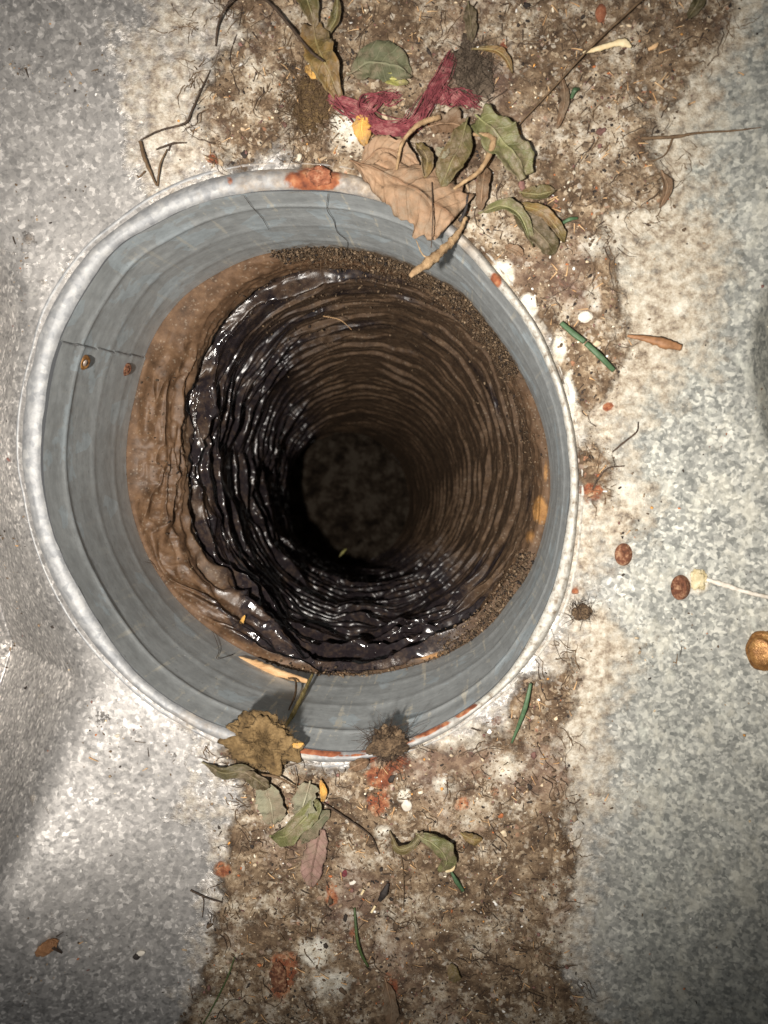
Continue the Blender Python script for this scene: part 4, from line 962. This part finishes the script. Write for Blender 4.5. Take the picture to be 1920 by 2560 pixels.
lump('rust_flake', 'tiny red flake in the dirt under the pink leaf', 863, 2180, 7, 10, 3, M_red, -20, 8, .3, 1.5, cat='flake')
lump('rust_flake', 'dark red block shaped flake at the bottom left dirt', 698, 2440, 22, 42, 5, M_rust, 5, 14, .4, 1.3, cat='rust flake', fine=True)
hk = lump('husk', 'orange brown seed husk lying alone at the lower left', 116, 2368, 34, 16, 14, M_husk, 32, 15, .3, 1.8, cat='husk', fine=True)
link(tube('husk_stalk', [(140,2356,3),(150,2368,2),(158,2378,1)], [.0011, .0008, .0005], M_twig), hk)
lump('seed', 'small pale seed with a dark end on the lower left sheet', 352, 2382, 12, 7, 5, M_white, 20, 16, .3, 1.5, cat='seed')
lump('soil_crumb', 'dark crumb beside the small pale seed', 342, 2390, 9, 9, 6, M_dark, 0, 17, .4, 1.5, cat='crumb')
lump('mineral_crust', 'yellowish crusty blot right of the domed screw', 1746, 1448, 19, 24, 5, mat_simple('yellow_crust', [(.3, (.34, .26, .12)), (.6, (.66, .58, .38)), (.8, (.80, .76, .62))], 240, .9, bump=1.0), 0, 19, .5, 2.5, cat='crust', fine=True)
twig('white dribble of residue from the yellowish blot to the right edge', [(1765,1448,.1),(1810,1462,.2),(1860,1478,.2),(1930,1495,.1)], [10,14,9,12], M_white, 'dribble', 'residue', rough=.3)
leaf('leaf', 'tiny leaf lying deep at the foot of the pipe', [(848,1392,0,-.60),(858,1380,0,-.60),(866,1372,0,-.605)], 16, ML['yellow'], .2, 0, midrib=False)
leaf('leaf', 'slim orange sliver on the lower left plastic fold', [(592,1588,0,-.140),(602,1560,0,-.138),(612,1538,0,-.139)], 16, ML['orange'], .3, 0, midrib=False)
# ------------------------------------------------------------------ uncountable grit and fibres
def scatter_px(n, poly_fn, seed):
    rs = np.random.default_rng(seed); out = []
    x = rs.uniform(-.24, .30, n*6); y = rs.uniform(-.36, .27, n*6)
    z = ground_z(x, y); d = dirt_at(x, y)
    inside = sdf(x, y, [(p_[0], p_[1]) for p_ in midw[::12]]) > -.006
    ok = (~inside) & poly_fn(d, rs.random(len(x)))
    return x[ok][:n], y[ok][:n], z[ok][:n], rs
def grains(name, x, y, z, rs, smin, smax, pal, w, IV=IV0, IF=IF0, fl=.55, kindlabel=None, parent=None, sink=.2):
    n = len(x); k = len(IV); s_ = smin*(smax/smin)**(rs.random(n)**2.2)
    sc = np.stack([s_*rs.uniform(.6, 1.8, n), s_*rs.uniform(.5, 1.1, n), s_*rs.uniform(.3, .8, n)], 1)
    a = rs.uniform(0, 6.283, n); c, s2 = np.cos(a), np.sin(a)
    tilt = rs.normal(0, .35, n); ct, st = np.cos(tilt), np.sin(tilt)
    v = IV[None]*(1+rs.uniform(-.38, .38, (n, k, 1)))*sc[:, None]
    v = np.stack([v[..., 0]*ct[:, None]+v[..., 2]*st[:, None], v[..., 1], -v[..., 0]*st[:, None]+v[..., 2]*ct[:, None]], 2)
    v = np.stack([v[..., 0]*c[:, None]-v[..., 1]*s2[:, None], v[..., 0]*s2[:, None]+v[..., 1]*c[:, None], v[..., 2]], 2)
    v += np.stack([x, y, z+sc[:, 2]*(1-sink*2)], 1)[:, None]
    pal = np.array(pal); ci = rs.choice(len(pal), n, p=np.array(w)/sum(w)); colr = pal[ci]*rs.uniform(.7, 1.3, (n, 1))
    f = (IF[None]+(np.arange(n)*k)[:, None, None]).reshape(-1, 3)
    o = mesh_np(name, v.reshape(-1, 3), f, M_grit, False, dict(tint=np.repeat(colr, k, 0)))
    return link(o, parent, kind='stuff')
PAL = [(.10,.065,.038),(.20,.14,.09),(.34,.25,.16),(.55,.44,.30),(.70,.63,.50),(.80,.78,.74),(.40,.13,.045),(.62,.30,.08),(.03,.022,.018),(.18,.09,.075)]
x, y, z, rs = scatter_px(22000, lambda d, r: r < np.clip(d*1.25-.12, 0, 1), 3)
grains('fine_grit', x, y, z, rs, .00022, .0009, PAL, [34,26,14,7,4,1.6,1.6,.7,12,6])
x, y, z, rs = scatter_px(1200, lambda d, r: r < np.clip(d*1.25-.2, 0, 1), 4)
grains('coarse_grit', x, y, z, rs, .0005, .0017, PAL, [36,28,12,6,3,1,1.2,.5,12,6], IV1, IF1)
x, y, z, rs = scatter_px(260, lambda d, r: d < .35, 6)
grains('loose_specks', x, y, z, rs, .0003, .0012, PAL, [12,6,3,2,1,1,2,.5,12,1])
# straw slivers
x, y, z, rs = scatter_px(1300, lambda d, r: r < np.clip(d-.1, 0, 1), 8)
sp_ = []
for i in range(len(x)):
    a = rs.uniform(0, 6.28); L = rs.uniform(.0015, .006); dd = np.array([math.cos(a), math.sin(a), rs.normal(0, .12)])
    c = np.array([x[i], y[i], z[i]+.0007]); sp_.append((np.array([c-dd*L/2, c+np.array([0, 0, .0003]), c+dd*L/2]), rs.uniform(.0002, .0005)))
for nm, sl, mt in (('straw_slivers', slice(0, None, 3), M_chip), ('bark_slivers', slice(1, None, 3), M_stemb), ('dark_slivers', slice(2, None, 3), M_twig)):
    V, Q = fibre_mesh(sp_[sl], 4); link(mesh_np(nm, V, Q, mt, False), kind='stuff')
# root fibres creeping over dirt edges
x, y, z, rs = scatter_px(520, lambda d, r: (d > .32) & (r < np.where(d < .75, 1, .35)), 10)
def creep(x, y, n, step, rs, wig=.45):
    a = rs.uniform(0, 6.28); pts = []
    for k in range(n):
        pts.append([x, y]); a += rs.normal(0, wig); x += math.cos(a)*step; y += math.sin(a)*step
    p = np.array(pts); zz = ground_z(p[:, 0], p[:, 1])+.0004+np.abs(rs.normal(0, .0006, n))
    return np.column_stack([p, zz])
sp_ = [(creep(x[i], y[i], rs.integers(6, 16), rs.uniform(.0008, .0022), rs), rs.uniform(.00012, .00034)) for i in range(len(x))]
V, Q = fibre_mesh(sp_, 4); link(mesh_np('root_fibres', V, Q, M_twig, True), kind='stuff')
sp2 = []
for (mx_, my_, mr_, mc_) in [(470,60,60,14),(560,50,50,10),(700,120,60,10),(480,210,24,10),(600,300,70,12),(540,385,50,8),(500,170,40,8),(1840,60,60,10),(1760,150,40,8),(1650,480,50,8),(1720,400,60,8),(1640,560,40,7),(1500,700,60,8),(1490,1150,40,10),(1420,1640,44,12),(1430,1860,34,10),(520,1880,20,8),(590,2010,30,9),(560,2300,30,5),(1420,2120,40,9),(610,440,40,6),(1110,40,120,10),(1500,320,120,10),(1330,2380,100,10),(760,2300,100,8),(1500,1230,50,10)]:
    for _ in range(mc_):
        c_ = on_plate(mx_+rs.normal(0, mr_*.4), my_+rs.normal(0, mr_*.4))
        sp2.append((creep(c_.x, c_.y, rs.integers(4, 11), rs.uniform(.0008, .0016), rs, .28), rs.uniform(.00012, .00034)))
sp2 = [q for q in sp2 if (sdf(q[0][:, 0], q[0][:, 1], [(p_[0], p_[1]) for p_ in midw[::12]]) < -.004).all()]
V, Q = fibre_mesh(sp2, 4); link(mesh_np('root_mats', V, Q, M_stemb, True), kind='stuff')
V, Q = fibre_mesh([(q+np.array([.002, .001, .0001]), r*.8) for q, r in sp_[::2]], 4); link(mesh_np('pale_root_fibres', V, Q, M_stemb, True), kind='stuff')
# soil crumbs banked against the liner mouth
rs = np.random.default_rng(31)
def mouth_pts(n, a0, a1, smu, ssd):
    a = np.radians(rs.uniform(a0, a1, n)) % (2*np.pi); i = (a/(2*np.pi)*TH_N).astype(int) % TH_N
    j = np.clip((rs.normal(smu, ssd, n)*NS).astype(int), 0, NS-1); return LP[i, j]
banks = [(5200, 28, 108, .05, .04), (1500, 30, 100, .16, .06), (1700, -62, -25, .06, .035), (120, 150, 215, .10, .05), (260, -100, -60, .012, .012), (900, 0, 60, .25, .1), (700, 60, 130, .34, .1), (90, 178, 186, .14, .02), (220, -110, -80, .02, .02)]
allp = np.concatenate([mouth_pts(*b) for b in banks])
allp += rs.normal(0, .0012, allp.shape); allp[:, 2] += np.abs(rs.normal(0, .0016, len(allp)))
allp[:5200, 2] += np.abs(rs.normal(0, .004, 5200))
g_ = grains('soil_crumbs', allp[:, 0]-liner.location.x, allp[:, 1]-liner.location.y, allp[:, 2]-liner.location.z, rs, .00028, .0013, [(.055,.035,.02),(.11,.072,.042),(.17,.115,.068),(.27,.19,.12),(.02,.013,.01)], [24,30,22,7,12], IV0, IF0, parent=liner)
sp_ = []
for i in rs.choice(5200, 1100, replace=False):
    p = allp[i]; d = rs.normal(0, 1, 3); d /= np.linalg.norm(d); L = rs.uniform(.003, .011); b = rs.normal(0, .4, 3)
    sp_.append((np.array([p+d*L*t+b*L*t*t for t in np.linspace(0, 1, 6)])-np.array(liner.location), rs.uniform(.0001, .00022)))
V, Q = fibre_mesh(sp_, 3); link(mesh_np('soil_fibres', V, Q, M_stemb, True), liner, kind='stuff')
# loose threads hanging on the collar wall
def wall_tw(label, pix, w, mat=M_twig):
    pts = []
    for px_, py_ in pix:
        wx, wy = project(P[..., 0], P[..., 1], P[..., 2]); k = np.argmin((wx-px_)**2+(wy-py_)**2); i, j = divmod(k, NW)
        pts.append(tuple(P[i, j]+np.append(-dirn[i, j]*.0012, .0006)))
    o = tube('rootlet', pts, [x*PXM/2*.5 for x in w], mat, world=True, rough=.25, n=24); link(o, label=label, cat='rootlet')
wall_tw('black curled rootlet on the upper collar wall', [(820,482),(818,520),(835,545),(845,575),(868,600),(866,625)], [3,3,4,3,3])
wall_tw('thin rootlet left on the upper collar wall', [(610,485),(630,515),(655,540),(670,570)], [2,3,2])
wall_tw('dark straggly rootlet on the lower left collar wall', [(530,1580),(545,1625),(540,1650),(565,1645),(580,1640)], [3,4,3,5])
wall_tw('short dark rootlet crossing onto the plastic at left', [(358,1405),(380,1412),(400,1420)], [3,4,2])
print('triangles', sum(len(m.loops)-2*len(m.polygons) for m in bpy.data.meshes))
